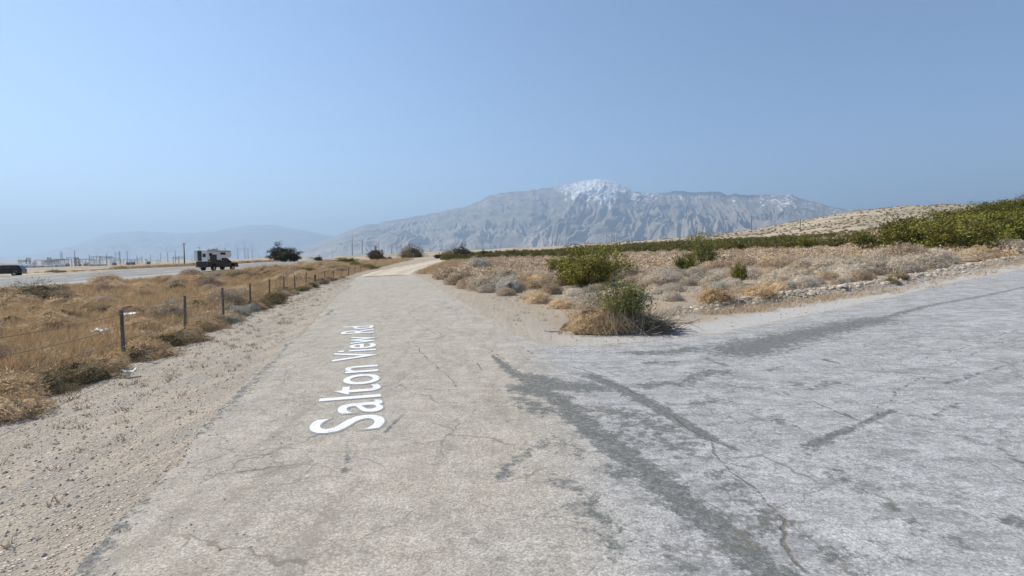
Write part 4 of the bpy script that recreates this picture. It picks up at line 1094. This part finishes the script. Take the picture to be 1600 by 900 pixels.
def stake():
    x, y, z = hit(902, 506); g = Geo(); g.box((0, 0, .15), (.03, .03, .42)); o = g.build('wooden_stake', plain('pale_wood', (.55, .42, .25), .8), bevel=.004, loc=(x, y, z)); o.rotation_euler = (0, .05, .3)
    tag(o, 'thin pale wooden stake standing left of the half dead corner bush', 'stake')
    x, y, z = hit(868, 520); g = Geo(); g.tube([(-.2, 0, .03), (-.05, .02, .045), (.2, -.02, .03)], .02, .014, 7); o = g.build('rusty_pipe', plain('rust', (.30, .15, .08), .8), loc=(x, y, z))
    tag(o, 'short rusty orange pipe on the sand left of the corner bush', 'pipe')
stake()

# ------------------------------------------------------------------ wire fence
def fence():
    root = empty('wire_fence', (FEN(8.5), 8.5, float(T(FEN(8.5), 8.5))))
    pm = NB('weathered_post', .85, .2); nn = pm.noise(1, 6, .7, pm.pos(30, 30, 2)); pm.col(pm.mix(pm.rng(nn, .3, .7), (.075, .07, .058), (.21, .20, .17)))
    wm = plain('rusty_wire', (.14, .11, .08), .6, .6)
    ys = [4.2, 8.5, 12.7, 16.8, 21, 25.4, 30, 34.6, 39, 43.5, 48, 53, 58, 64, 70, 77, 84, 92, 100, 109]
    ys_t = []
    for k, y in enumerate(ys):
        x = float(FEN(y)); z = float(T(x, y)); g = Geo(); hh = 1.33+rnd.uniform(-.06, .05) if y < 45 else 1.2+rnd.uniform(-.15, .1)
        lean = (rnd.uniform(-.03, .03), rnd.uniform(-.03, .03))
        if k == 10: hh = .95
        r0 = .045 if k != 10 else .10
        L = root.location
        g.tube([(x-L.x, y-L.y, z-L.z-.25), (x-L.x+lean[0]*.5, y-L.y+lean[1]*.5, z-L.z+hh*.5), (x-L.x+lean[0], y-L.y+lean[1], z-L.z+hh)], r0, r0*.9, 8)
        g.build('post', pm.m, root); ys_t.append((x-L.x+lean[0], y-L.y+lean[1], z-L.z, hh))
    for f in (.93, .68, .42):
        g = Geo(); P = []
        for k in range(len(ys_t)-1):
            a, b_ = ys_t[k], ys_t[k+1]
            for q in range(6):
                t = q/6; P.append((a[0]+(b_[0]-a[0])*t+.05, a[1]+(b_[1]-a[1])*t, (a[2]+a[3]*f)*(1-t)+(b_[2]+b_[3]*f)*t-.05*math.sin(math.pi*t)))
        g.tube(P, .007, .007, 4); g.build('wire', wm, root)
    tag(root, 'low barbed wire fence on dark weathered posts along the left gravel shoulder', 'fence')
fence()

# ------------------------------------------------------------------ vehicles
GL = plain('dark_glass', (.02, .025, .03), .08, 0, .6); BLK = plain('black_car_paint', (.012, .012, .014), .25, 0, .5)
TYR = plain('tyre_rubber', (.02, .02, .02), .85); RIM = plain('wheel_rim', (.30, .30, .31), .35, .8); WHT = plain('camper_white', (.72, .72, .70), .45, var=.05)
GRY = plain('camper_grey', (.34, .35, .36), .5); DGR = plain('camper_trim', (.05, .048, .045), .6); RED = plain('tail_lamp', (.35, .02, .015), .3); LMP = plain('head_lamp', (.7, .7, .68), .15)
def wheel(parent, x, y, r=.39, w_=.26):
    s = 1 if y > 0 else -1; g = Geo(); g.tube([(x, y-w_/2, r), (x, y-w_/2+.03, r), (x, y+w_/2-.03, r), (x, y+w_/2, r)], r, r, 20); t = g.build('wheel', TYR, parent, bevel=.03)
    g = Geo(); g.tube([(x, y+s*(w_/2-.02), r), (x, y+s*(w_/2+.012), r)], r*.6, r*.55, 14); g.build('rim', RIM, t)
def arch(x0, r, z0, n=8): return [(x0+r*math.cos(a), z0+r*math.sin(a)) for a in np.linspace(0, math.pi, n)]
def shell(prof, hw, name, mat, parent, tum=0, bev=.05):
    g = Geo(); g.extrude(prof, -hw, hw); o = g.build(name, mat, parent, bevel=bev)
    if tum:
        zt = max(p[1] for p in prof); zb = tum[0]
        for v in o.data.vertices:
            if v.co.z > zb: v.co.y *= 1-tum[1]*(v.co.z-zb)/(zt-zb)
    return o
def camper_truck():
    root = empty('camper_truck')                      # forward = +x, length 6.3
    body = [(-3.0, .62), (-2.3, .62)]+arch(-1.85, .46, .58)[::-1]+[(-1.3, .5), (.95, .5)]+arch(1.5+.35, .46, .58)[::-1]+[(2.6, .55), (2.95, .6), (3.0, .95), (2.9, 1.12), (1.75, 1.2), (1.55, 1.25), (-.4, 1.25), (-.5, 1.35), (-3.0, 1.35)]
    shell(body, .98, 'body', BLK, root)
    cab = [(-.4, 1.22), (1.75, 1.2), (1.0, 1.86), (-.3, 1.9)]; c_ = shell(cab, .93, 'cab', BLK, root, (1.2, .14))
    for s in (-1, 1):
        g = Geo(); n0 = len(g.v); g.extrude([(-.2, 1.28), (.45, 1.28), (.45, 1.76), (-.15, 1.78)], s*.905, s*.945); g.extrude([(.55, 1.28), (1.45, 1.28), (.95, 1.74), (.55, 1.76)], s*.905, s*.945); g.build('side_window', GL, root)
        g = Geo(); g.box((1.28, s*1.1, 1.34), (.12, .2, .2)); g.build('mirror', BLK, root, bevel=.02)
        g = Geo(); g.box((2.93, s*.75, .98), (.12, .3, .2)); g.build('headlight', LMP, root, bevel=.02)
        g = Geo(); g.box((-3.0, s*.86, 1.05), (.05, .14, .3)); g.build('tail_light', RED, root)
    g = Geo(); g.extrude([(1.70, 1.29), (1.76, 1.24), (1.12, 1.82), (1.06, 1.80)], -.78, .78); g.build('windscreen', GL, root)
    g = Geo(); g.box((3.05, 0, .62), (.16, 1.9, .24)); g.build('bumper', GRY, root, bevel=.03)
    g = Geo(); g.box((-3.1, 0, .6), (.2, 1.8, .2)); g.build('bumper', DGR, root, bevel=.03)
    for x in (-1.85, 1.85):
        for y in (-.86, .86): wheel(root, x, y)
    cam_ = shell([(-3.25, 1.38), (-.5, 1.38), (-.45, 1.93), (1.35, 1.93), (1.5, 2.25), (1.5, 2.85), (1.3, 2.98), (-3.25, 2.98)], 1.08, 'camper_shell', WHT, root)
    for s in (-1, 1):
        g = Geo(); g.box((-2.1, s*1.085, 1.95), (1.3, .03, .8)); g.build('side_panel', DGR, cam_)
        g = Geo(); g.box((-.2, s*1.088, 2.5), (1.0, .03, .34)); g.build('window', GL, cam_)
        g = Geo(); g.box((-2.6, s*1.10, 2.35), (.5, .03, .38)); g.build('window', GL, cam_)
        g = Geo(); g.box((-1.0, s*1.086, 2.86), (4.3, .03, .09)); g.build('trim_stripe', DGR, cam_)
        g = Geo(); g.box((-1.9, s*1.086, 1.5), (2.5, .03, .2)); g.build('trim_stripe', DGR, cam_)
    g = Geo(); g.box((-3.265, .12, 2.13), (.04, .66, 1.45)); dr = g.build('rear_door', DGR, cam_)
    g = Geo(); g.box((-3.29, .12, 2.4), (.03, .4, .45)); g.build('door_window', GL, dr)
    g = Geo(); g.box((-3.265, -.62, 2.2), (.04, .5, .5)); g.build('rear_window', GL, cam_)
    g = Geo(); g.box((-.9, 0, 3.09), (1.1, .8, .22)); g.build('roof_unit', GRY, cam_, bevel=.05)
    g = Geo(); g.box((-3.15, .1, .42), (.35, .6, .06)); g.build('step', DGR, cam_)
    x, y, z = at(341, 76); hz = float(np.interp(polydist(np.array(x), np.array(y), HWYS)[1], range(len(HWYZ)), HWYZ))
    root.location = (x, y, hz+.03); root.rotation_euler = (0, 0, R(90-11))
    tag(root, 'black pickup truck carrying a white camper body, driving on the highway', 'truck')
camper_truck()
def suv():
    root = empty('suv')
    body = [(-2.4, .5), (-1.9, .45)]+arch(-1.45, .43, .45)[::-1]+[(-.9, .38), (.9, .38)]+arch(1.45, .43, .45)[::-1]+[(2.2, .42), (2.45, .55), (2.42, .9), (2.2, 1.02), (1.1, 1.1), (-2.35, 1.15), (-2.48, .8)]
    shell(body, .97, 'body', BLK, root, bev=.07)
    gh = [(-2.38, 1.1), (1.2, 1.08), (.45, 1.7), (.1, 1.78), (-1.7, 1.8), (-2.1, 1.7)]; shell(gh, .93, 'roof', BLK, root, (1.1, .2), .07)
    for s in (-1, 1):
        g = Geo()
        for P in ([(-2.0, 1.2), (-1.3, 1.2), (-1.3, 1.6), (-1.85, 1.58)], [(-1.2, 1.2), (-.25, 1.2), (-.25, 1.62), (-1.2, 1.62)], [(-.15, 1.2), (.85, 1.2), (.35, 1.6), (-.15, 1.62)]): g.extrude(P, s*.84, s*.90)
        g.build('side_window', GL, root)
        g = Geo(); g.box((.8, s*1.05, 1.18), (.12, .18, .14)); g.build('mirror', BLK, root, bevel=.02)
        g = Geo(); g.box((2.36, s*.72, .82), (.14, .36, .16)); g.build('headlight', LMP, root, bevel=.02)
        g = Geo(); g.box((-2.42, s*.82, .98), (.08, .16, .3)); g.build('tail_light', RED, root)
    g = Geo(); g.extrude([(1.1, 1.14), (1.18, 1.10), (.52, 1.66), (.45, 1.64)], -.75, .75); g.build('windscreen', GL, root)
    for x in (-1.45, 1.45):
        for y in (-.85, .85): wheel(root, x, y, .37, .24)
    return root
s = suv(); x, y, z = at(8, 84); s.location = (x, y, z+.02); s.rotation_euler = (0, 0, R(205)); tag(s, 'black sport utility car at the left border, beyond the highway scrub', 'car')
pad = NB('far_carriageway', .9, .2); pad.col(pad.mix(pad.noise(.5, 5, .6), (.30, .27, .23), (.40, .36, .31)))
def drape(name, P, hw, dz, mat):
    P = np.array(smooth_poly(P, 12)); d = np.gradient(P[:, :2], axis=0); d /= np.linalg.norm(d, axis=1)[:, None]; n_ = np.stack([d[:, 1], -d[:, 0]], -1)
    u = np.linspace(-1, 1, 9); X = P[:, :1]+n_[:, :1]*u*hw; Y = P[:, 1:2]+n_[:, 1:]*u*hw; Z = T(X, Y)+dz; nr, nc = X.shape; idx = np.arange(nr*nc).reshape(nr, nc)
    F = np.stack([idx[:-1, :-1], idx[:-1, 1:], idx[1:, 1:], idx[1:, :-1]], -1).reshape(-1, 4); o = meshobj(name, np.stack([X, Y, Z], -1).reshape(-1, 3), F, mat, smooth=True); o['kind'] = 'structure'
drape('far_carriageway', FARP, 5, .05, pad.m)
s2 = copy_tree(s); x, y, z = at(654, 330); s2.location = (x, y, z+.05); s2.rotation_euler = (0, 0, R(170)); tag(s2, 'tiny dark car on the horizon beyond the bend of the track', 'car')

# ------------------------------------------------------------------ wind turbines, poles, substation
TW = plain('turbine_white', (.46, .47, .50), .45, var=.03); TG = plain('tower_grey', (.30, .31, .33), .6)
def turbine(H=60, blade=30, mat=TW):
    root = empty('wind_turbine'); g = Geo(); g.tube([(0, 0, 0), (0, 0, H*.5), (0, 0, H)], H*.042, H*.026, 10); g.build('tower', mat, root, smooth=True)
    g = Geo(); g.box((0, .8, H+.8), (2.6, 7, 2.6)); g.build('nacelle', mat, root, bevel=.5)
    rot = empty('rotor', (0, -3.4, H+.8)); rot.parent = root
    g = Geo(); g.tube([(0, -.9, 0), (0, -.3, 0), (0, .6, 0)], .5, 1.3, 10); hub = g.build('hub', mat, rot)
    for k in range(3):
        a = k*2.094+.4; ca, sa = math.cos(a), math.sin(a); V = []; L = [(0, .8, .5), (.12, 1.5, .35), (.5, 1.0, .2), (1, .35, .08)]
        for f, c_, t in L:
            for (u_, w_) in ((-c_*.5, 0), (0, t), (c_*.5, 0), (0, -t)): V.append((ca*blade*f-sa*u_, w_, sa*blade*f+ca*u_))
        F = [[j*4+q, j*4+(q+1) % 4, (j+1)*4+(q+1) % 4, (j+1)*4+q] for j in range(3) for q in range(4)]+[[12, 13, 14, 15]]
        meshobj('blade', V, F, mat, rot)
    return root
proto = turbine(); first = True
TG_ = 'wind turbines standing on the plain below the mountains'
specs = [(313, 386, 408, 1, 'leftmost far wind turbine, above the roof of the camper truck'), (339.5, 387, 408, 1, 'wind turbine above the middle of the camper truck'), (352.5, 388, 408, 1, 'wind turbine above the cab of the camper truck'),
         (372.5, 388, 407, 1, 'wind turbine just right of the camper truck'), (383.5, 387.5, 407, 1, 'second wind turbine to the right of the camper truck'), (388.5, 389, 407, 1, 'third wind turbine right of the camper truck, close to the second'), (395, 391, 407, 1, 'fourth and smallest wind turbine right of the camper truck'),
         (551, 374, 402, 1, 'taller left wind turbine of the conspicuous pair left of the road'), (566.5, 376, 402, 1, 'right wind turbine of the conspicuous pair left of the road'),
         (592.5, 381, 399, 1, 'white wind turbine right above the round horizon tree'), (612, 383, 399, 1, 'white wind turbine between round tree and lone slim tower'), (620.6, 380, 399, 1, 'slim bright wind turbine above the end of the track'),
         (628, 383, 399, 1, 'short white wind turbine above the end of the track'), (635, 385, 399, 1, 'shortest white wind turbine near the dark pole'),
         (866, 377, 388, 0, 'small turbine left of the pair at the left tip of the tan hill'), (876, 376, 388, 0, 'small bright turbine at the left tip of the tan hill'), (946, 366, 382, 0, 'left small turbine of the trio in front of the snowy mountain'), (954, 364, 382, 0, 'middle small turbine of the trio in front of the snowy mountain'), (962, 366, 382, 0, 'right small turbine of the trio in front of the snowy mountain'),
         (985, 370, 380, 0, 'tiny turbine right of the trio in front of the snowy mountain')]
for k_, px_ in enumerate((118, 152, 168, 182, 200, 222, 236, 252, 263, 275, 301, 405, 418, 520, 534, 574, 603, 648, 668)): specs.append((px_, 392+(k_*7) % 9, 409 if px_ < 450 else 401, 1, None))
def far_turbine(px, hub, base, lab, Hreal=55):
    D = Hreal*800/(base-hub); x = (px-800)/800*D; return x, D
for px, hub, base, _, lab in specs:
    o = proto if first else copy_tree(proto); first = False
    pxl = base-hub; D = min(60*800/pxl, 2600)
    x = (px-800)/800*D; z = float(T(x, D)); top = CAMZ+D*(405-hub)/800; sc = max(.3, (top-z)/60.8)
    o.location = (x, D, z-1); o.scale = (sc,)*3; o.rotation_euler = (0, 0, rnd.uniform(-.5, .5))
    for ch in o.children:
        if ch.name.startswith('rotor'): ch.rotation_euler = (0, rnd.uniform(0, 2), 0)
    lab = lab or ('one of the faint thin wind turbines spread along the hazy plain on the left' if px < 480 else 'one of the faint short wind turbines at the foot of the mountain left of centre')
    tag(o, lab, 'wind turbine', TG_+(', faint' if 'one of' in lab else ''))
def pole(px, top, base, D, lab, arm=True, r=.16):
    x = (px-800)/800*D; z = float(T(x, D)); h = CAMZ+D*(405-top)/800-z; root = empty('utility_pole', (x, D, z))
    g = Geo(); g.tube([(0, 0, -.3), (0, 0, h/2), (0, 0, h)], r, r*.7, 8); g.build('post', plain('pole_wood', (.13, .105, .08), .85), root)
    if arm: g = Geo(); g.box((0, 0, h*.96), (h*.2, .14, .16)); g.build('crossarm', plain('pole_arm', (.15, .12, .09), .85), root)
    tag(root, lab, 'pole')
pole(289, 380, 412, 260, 'tall dark utility pole left of the camper truck', True, .3)
pole(640, 381, 399, 300, 'dark pole with crossarm on the horizon above the track', True, .22)
pole(1172, 338, 350, 700, 'left thin pole on the tan hill', False, .5); pole(1248, 343, 358, 500, 'right thin pole on the tan hill', False, .4)
def signpost():
    x, y, z = at(646, 240); root = empty('road_sign', (x, y, z)); g = Geo(); g.tube([(0, 0, 0), (0, 0, 1.5), (0, 0, 3.4)], .09, .09, 6); g.build('post', TG, root)
    g = Geo(); V = [(math.cos(a)*1.0, math.sin(a)*1.0+3.9) for a in np.linspace(0, 6.283, 9)[:-1]]; g.extrude(V, -.04, .04); g.build('sign_face', plain('sign_back', (.04, .05, .045), .6), root); tag(root, 'small dark sign on a post at the horizon above the end of the track', 'sign')
signpost()
def lattice(H, w_, mat, name='pylon'):
    root = empty(name); g = Geo()
    for sx in (-1, 1):
        for sy in (-1, 1): g.tube([(sx*w_, sy*w_, 0), (sx*w_*.35, sy*w_*.35, H*.7), (sx*w_*.2, sy*w_*.2, H)], .28, .18, 4)
    n = 7
    for k in range(n):
        z0, z1 = H*k/n, H*(k+1)/n; a = w_*(1-.75*z0/H); b_ = w_*(1-.75*z1/H)
        for s in (-1, 1):
            g.tube([(-a, s*a, z0), (b_, s*b_, z1)], .14, .14, 4); g.tube([(a, s*a, z0), (-b_, s*b_, z1)], .14, .14, 4)
            g.tube([(s*a, -a, z0), (s*b_, b_, z1)], .14, .14, 4)
    g.build('lattice', mat, root); g = Geo()
    for f in (.72, .84, .96): g.box((0, 0, H*f), (w_*3, .4, .4))
    g.build('crossarms', mat, root); return root
py_ = lattice(34, 3.6, TG); first = True
for px, top, D, lab in [(97.5, 393, 1000, 'tall lattice pylon above the substation, left of its middle'), (141, 399, 1050, 'smaller lattice pylon above the right half of the substation'), (188, 393, 1100, 'slender lattice pylon right of the substation'), (215, 398, 1150, 'faint lattice pylon halfway between substation and utility pole')]:
    o = py_ if first else copy_tree(py_); first = False; x = (px-800)/800*D; z = float(T(x, D)); h = CAMZ+D*(405-top)/800-z; k = h/34; o.location = (x, D, z); o.scale = (k*.8, k*.8, k); o.rotation_euler = (0, 0, R(40)+px); tag(o, lab, 'pylon')
INS = plain('insulator', (.25, .2, .17), .4)
def gantry(w_, h):
    root = empty('substation_gantry'); g = Geo()
    for s in (-1, 1):
        g = Geo(); g.box((s*w_/2-.35, 0, h/2), (.16, .4, h)); g.box((s*w_/2+.35, 0, h/2), (.16, .4, h))
        for k in range(6): g.tube([(s*w_/2-.35, 0, h*k/6), (s*w_/2+.35, 0, h*(k+1)/6)], .1, .1, 4)
        g.build('column', TG, root)
    g = Geo(); g.box((0, 0, h), (w_+1.6, .5, .3)); g.box((0, 0, h-1), (w_+1.2, .4, .22))
    for k in range(8): g.tube([(-w_/2+w_*k/8, 0, h-1), (-w_/2+w_*(k+1)/8, 0, h)], .09, .09, 4)
    g.build('beam', TG, root)
    for k in range(3): g = Geo(); g.tube([(-w_/3+k*w_/3, 0, h-1.0), (-w_/3+k*w_/3, 0, h-2.8)], .22, .22, 6); g.build('insulator', INS, root)
    return root
gp_ = [gantry(12, 11), gantry(16, 9.5), gantry(9, 12.5)]; used = [False]*3
for k in range(46):
    i = rnd.randrange(3); o = gp_[i] if not used[i] else copy_tree(gp_[i]); used[i] = True
    px = rnd.uniform(34, 172) if k < 34 else rnd.uniform(172, 285); D = rnd.uniform(620, 780); x = (px-800)/800*D; o.location = (x, D, float(T(x, D))); o.rotation_euler = (0, 0, rnd.choice([R(20), R(28), R(110)]))
    sc = rnd.uniform(.65, 1.15) if k < 34 else rnd.uniform(.5, .8); o.scale = (sc, sc, sc)
    tag(o, 'hazy grey steel gantry of the distant substation on the left', 'gantry', 'gantries of the substation')
tr0 = None
for k in range(14):
    if tr0 is None:
        r = empty('transformer'); g = Geo(); g.box((0, 0, 1.8), (4, 2.6, 3.2)); g.build('tank', TG, r, bevel=.1); g = Geo()
        for q in range(5): g.box((-1.6+q*.8, -1.6, 1.7), (.3, .7, 2.4))
        g.build('radiators', TG, r); g = Geo()
        for q in range(3): g.tube([(-1.2+q*1.2, 0, 3.4), (-1.2+q*1.2, 0, 5.2)], .22, .12, 6)
        g.build('bushings', plain('bushing', (.3, .22, .18), .4), r); tr0 = r; o = r
    else: o = copy_tree(tr0)
    px = rnd.uniform(50, 240); D = rnd.uniform(600, 640); x = (px-800)/800*D; o.location = (x, D, float(T(x, D))); o.rotation_euler = (0, 0, rnd.uniform(0, 3)); tag(o, 'squat grey transformer at the foot of the distant substation', 'transformer', 'transformers of the substation')
def shed(px, D, L, h, c, lab):
    x = (px-800)/800*D; z = float(T(x, D)); r = empty('shed', (x, D, z), R(8)); g = Geo(); g.box((0, 0, h*.42), (L, 8, h*.84+.4)); g.build('walls', plain('shed_wall', c, .6), r)
    g = Geo(); g.extrude([(-L/2-.4, h*.82), (L/2+.4, h*.82), (L/2, h), (-L/2, h)], -4.4, 4.4); g.build('roof', plain('shed_roof', (.78, .80, .84), .35), r)
    g = Geo()
    for k in range(int(L/8)): g.box((-L/2+4+k*8, -4.02, h*.35), (3, .1, h*.5))
    g.build('door_row', plain('shed_door', (.3, .33, .38), .5), r); tag(r, lab, 'shed')
shed(8, 560, 50, 4.5, (.55, .58, .62), 'long white roofed shed at the left border behind the black car')
shed(60, 560, 26, 2.6, (.68, .7, .72), 'low white shed at the foot of the substation, right of the black car')
shed(93, 600, 8, 3.4, (.72, .74, .76), 'small white hut below the tallest lattice pylon')
shed(25, 640, 30, 5.5, (.5, .54, .6), 'pale flat hall behind the long shed at the left border')
shed(153, 610, 16, 2.4, (.6, .62, .64), 'low pale hut at the right half of the substation')
bpy.context.view_layer.update()
# ------------------------------------------------------------------ tidy: unused prototypes out, labels that single out the nearest of the look-alikes
for L in BUSH.values():
    for r_, u_ in L:
        if not u_:
            for ch in list(r_.children): bpy.data.objects.remove(ch)
            bpy.data.objects.remove(r_)
def relabel():
    tops = [o for o in bpy.data.objects if o.parent is None and o.get('label')]
    short = {}
    for o in tops:
        if o.get('group') or o.name.split('.')[0] in ('paper_scrap', 'plastic_litter', 'canister', 'wire_fence'): continue
        if o.location.y < 150 and o.get('category') in ('bush', 'shrub', 'litter', 'stake'): short[o] = o['label']
    seen = {}
    for o in sorted((o for o in tops if o.name.split('.')[0] == 'dry_shrub' and o.get('group')), key=lambda q: q.location.y):
        best = None
        for l, lab in short.items():
            d = (o.location-l.location).length
            if best is None or d < best[0]: best = (d, l, lab)
        if best is None or best[0] > 9: continue
        dx = o.location.x-best[1].location.x; dy = o.location.y-best[1].location.y
        way = ('right of' if dx > 0 else 'left of') if abs(dx) > abs(dy)*.8 else ('behind' if dy > 0 else 'in front of')
        ref = ' '.join(best[2].split()[:8]).rstrip(',')
        for tail in (' in', ' of', ' at', ' the', ' by', ' behind', ' beside', ' just', ' on', ' between', ' and', ' with', ' left', ' right', ' alone', ' nearest', ' a', ' cut', ' below', ' standing', ' beyond', ' foot of'):
            while ref.endswith(tail): ref = ref[:-len(tail)]
        kind = ' '.join(o['label'].split()[:4])
        for t_ in (' in', ' among', ' the', ' at', ' in the', ' shrub in', ' shrub among'):
            if kind.endswith(t_): kind = kind[:-len(t_)]
        kind = {'beige': 'pale beige shrub', 'straw': 'straw yellow shrub', 'rusty': 'rusty dry shrub', 'rust': 'rusty dry shrub', 'brown': 'brown shrub', 'ash': 'ash grey shrub', 'ashen': 'ash grey shrub'}.get(next((w_ for w_ in o['label'].split() if w_ in ('beige', 'straw', 'rusty', 'brown', 'ash', 'ashen')), ''), kind)
        lab = kind+' '+way+' the '+ref
        if lab in seen or len(lab.split()) > 16: continue
        seen[lab] = o; o['label'] = lab
    # the row at the fence foot: counted along the fence
    words = 'first second third fourth fifth sixth seventh eighth ninth tenth eleventh twelfth thirteenth fourteenth fifteenth sixteenth seventeenth eighteenth nineteenth twentieth'.split()
    cnt = {}
    for o in sorted((o for o in tops if o.get('group', '').startswith(FS)), key=lambda q: q.location.y):
        k = o['group'].split(', ')[-1]; n = cnt.get(k, 0); cnt[k] = n+1
        if n < len(words): o['label'] = words[n]+' '+k+' shrub from the near end of the row along the wire fence'
relabel()
bpy.context.view_layer.update()
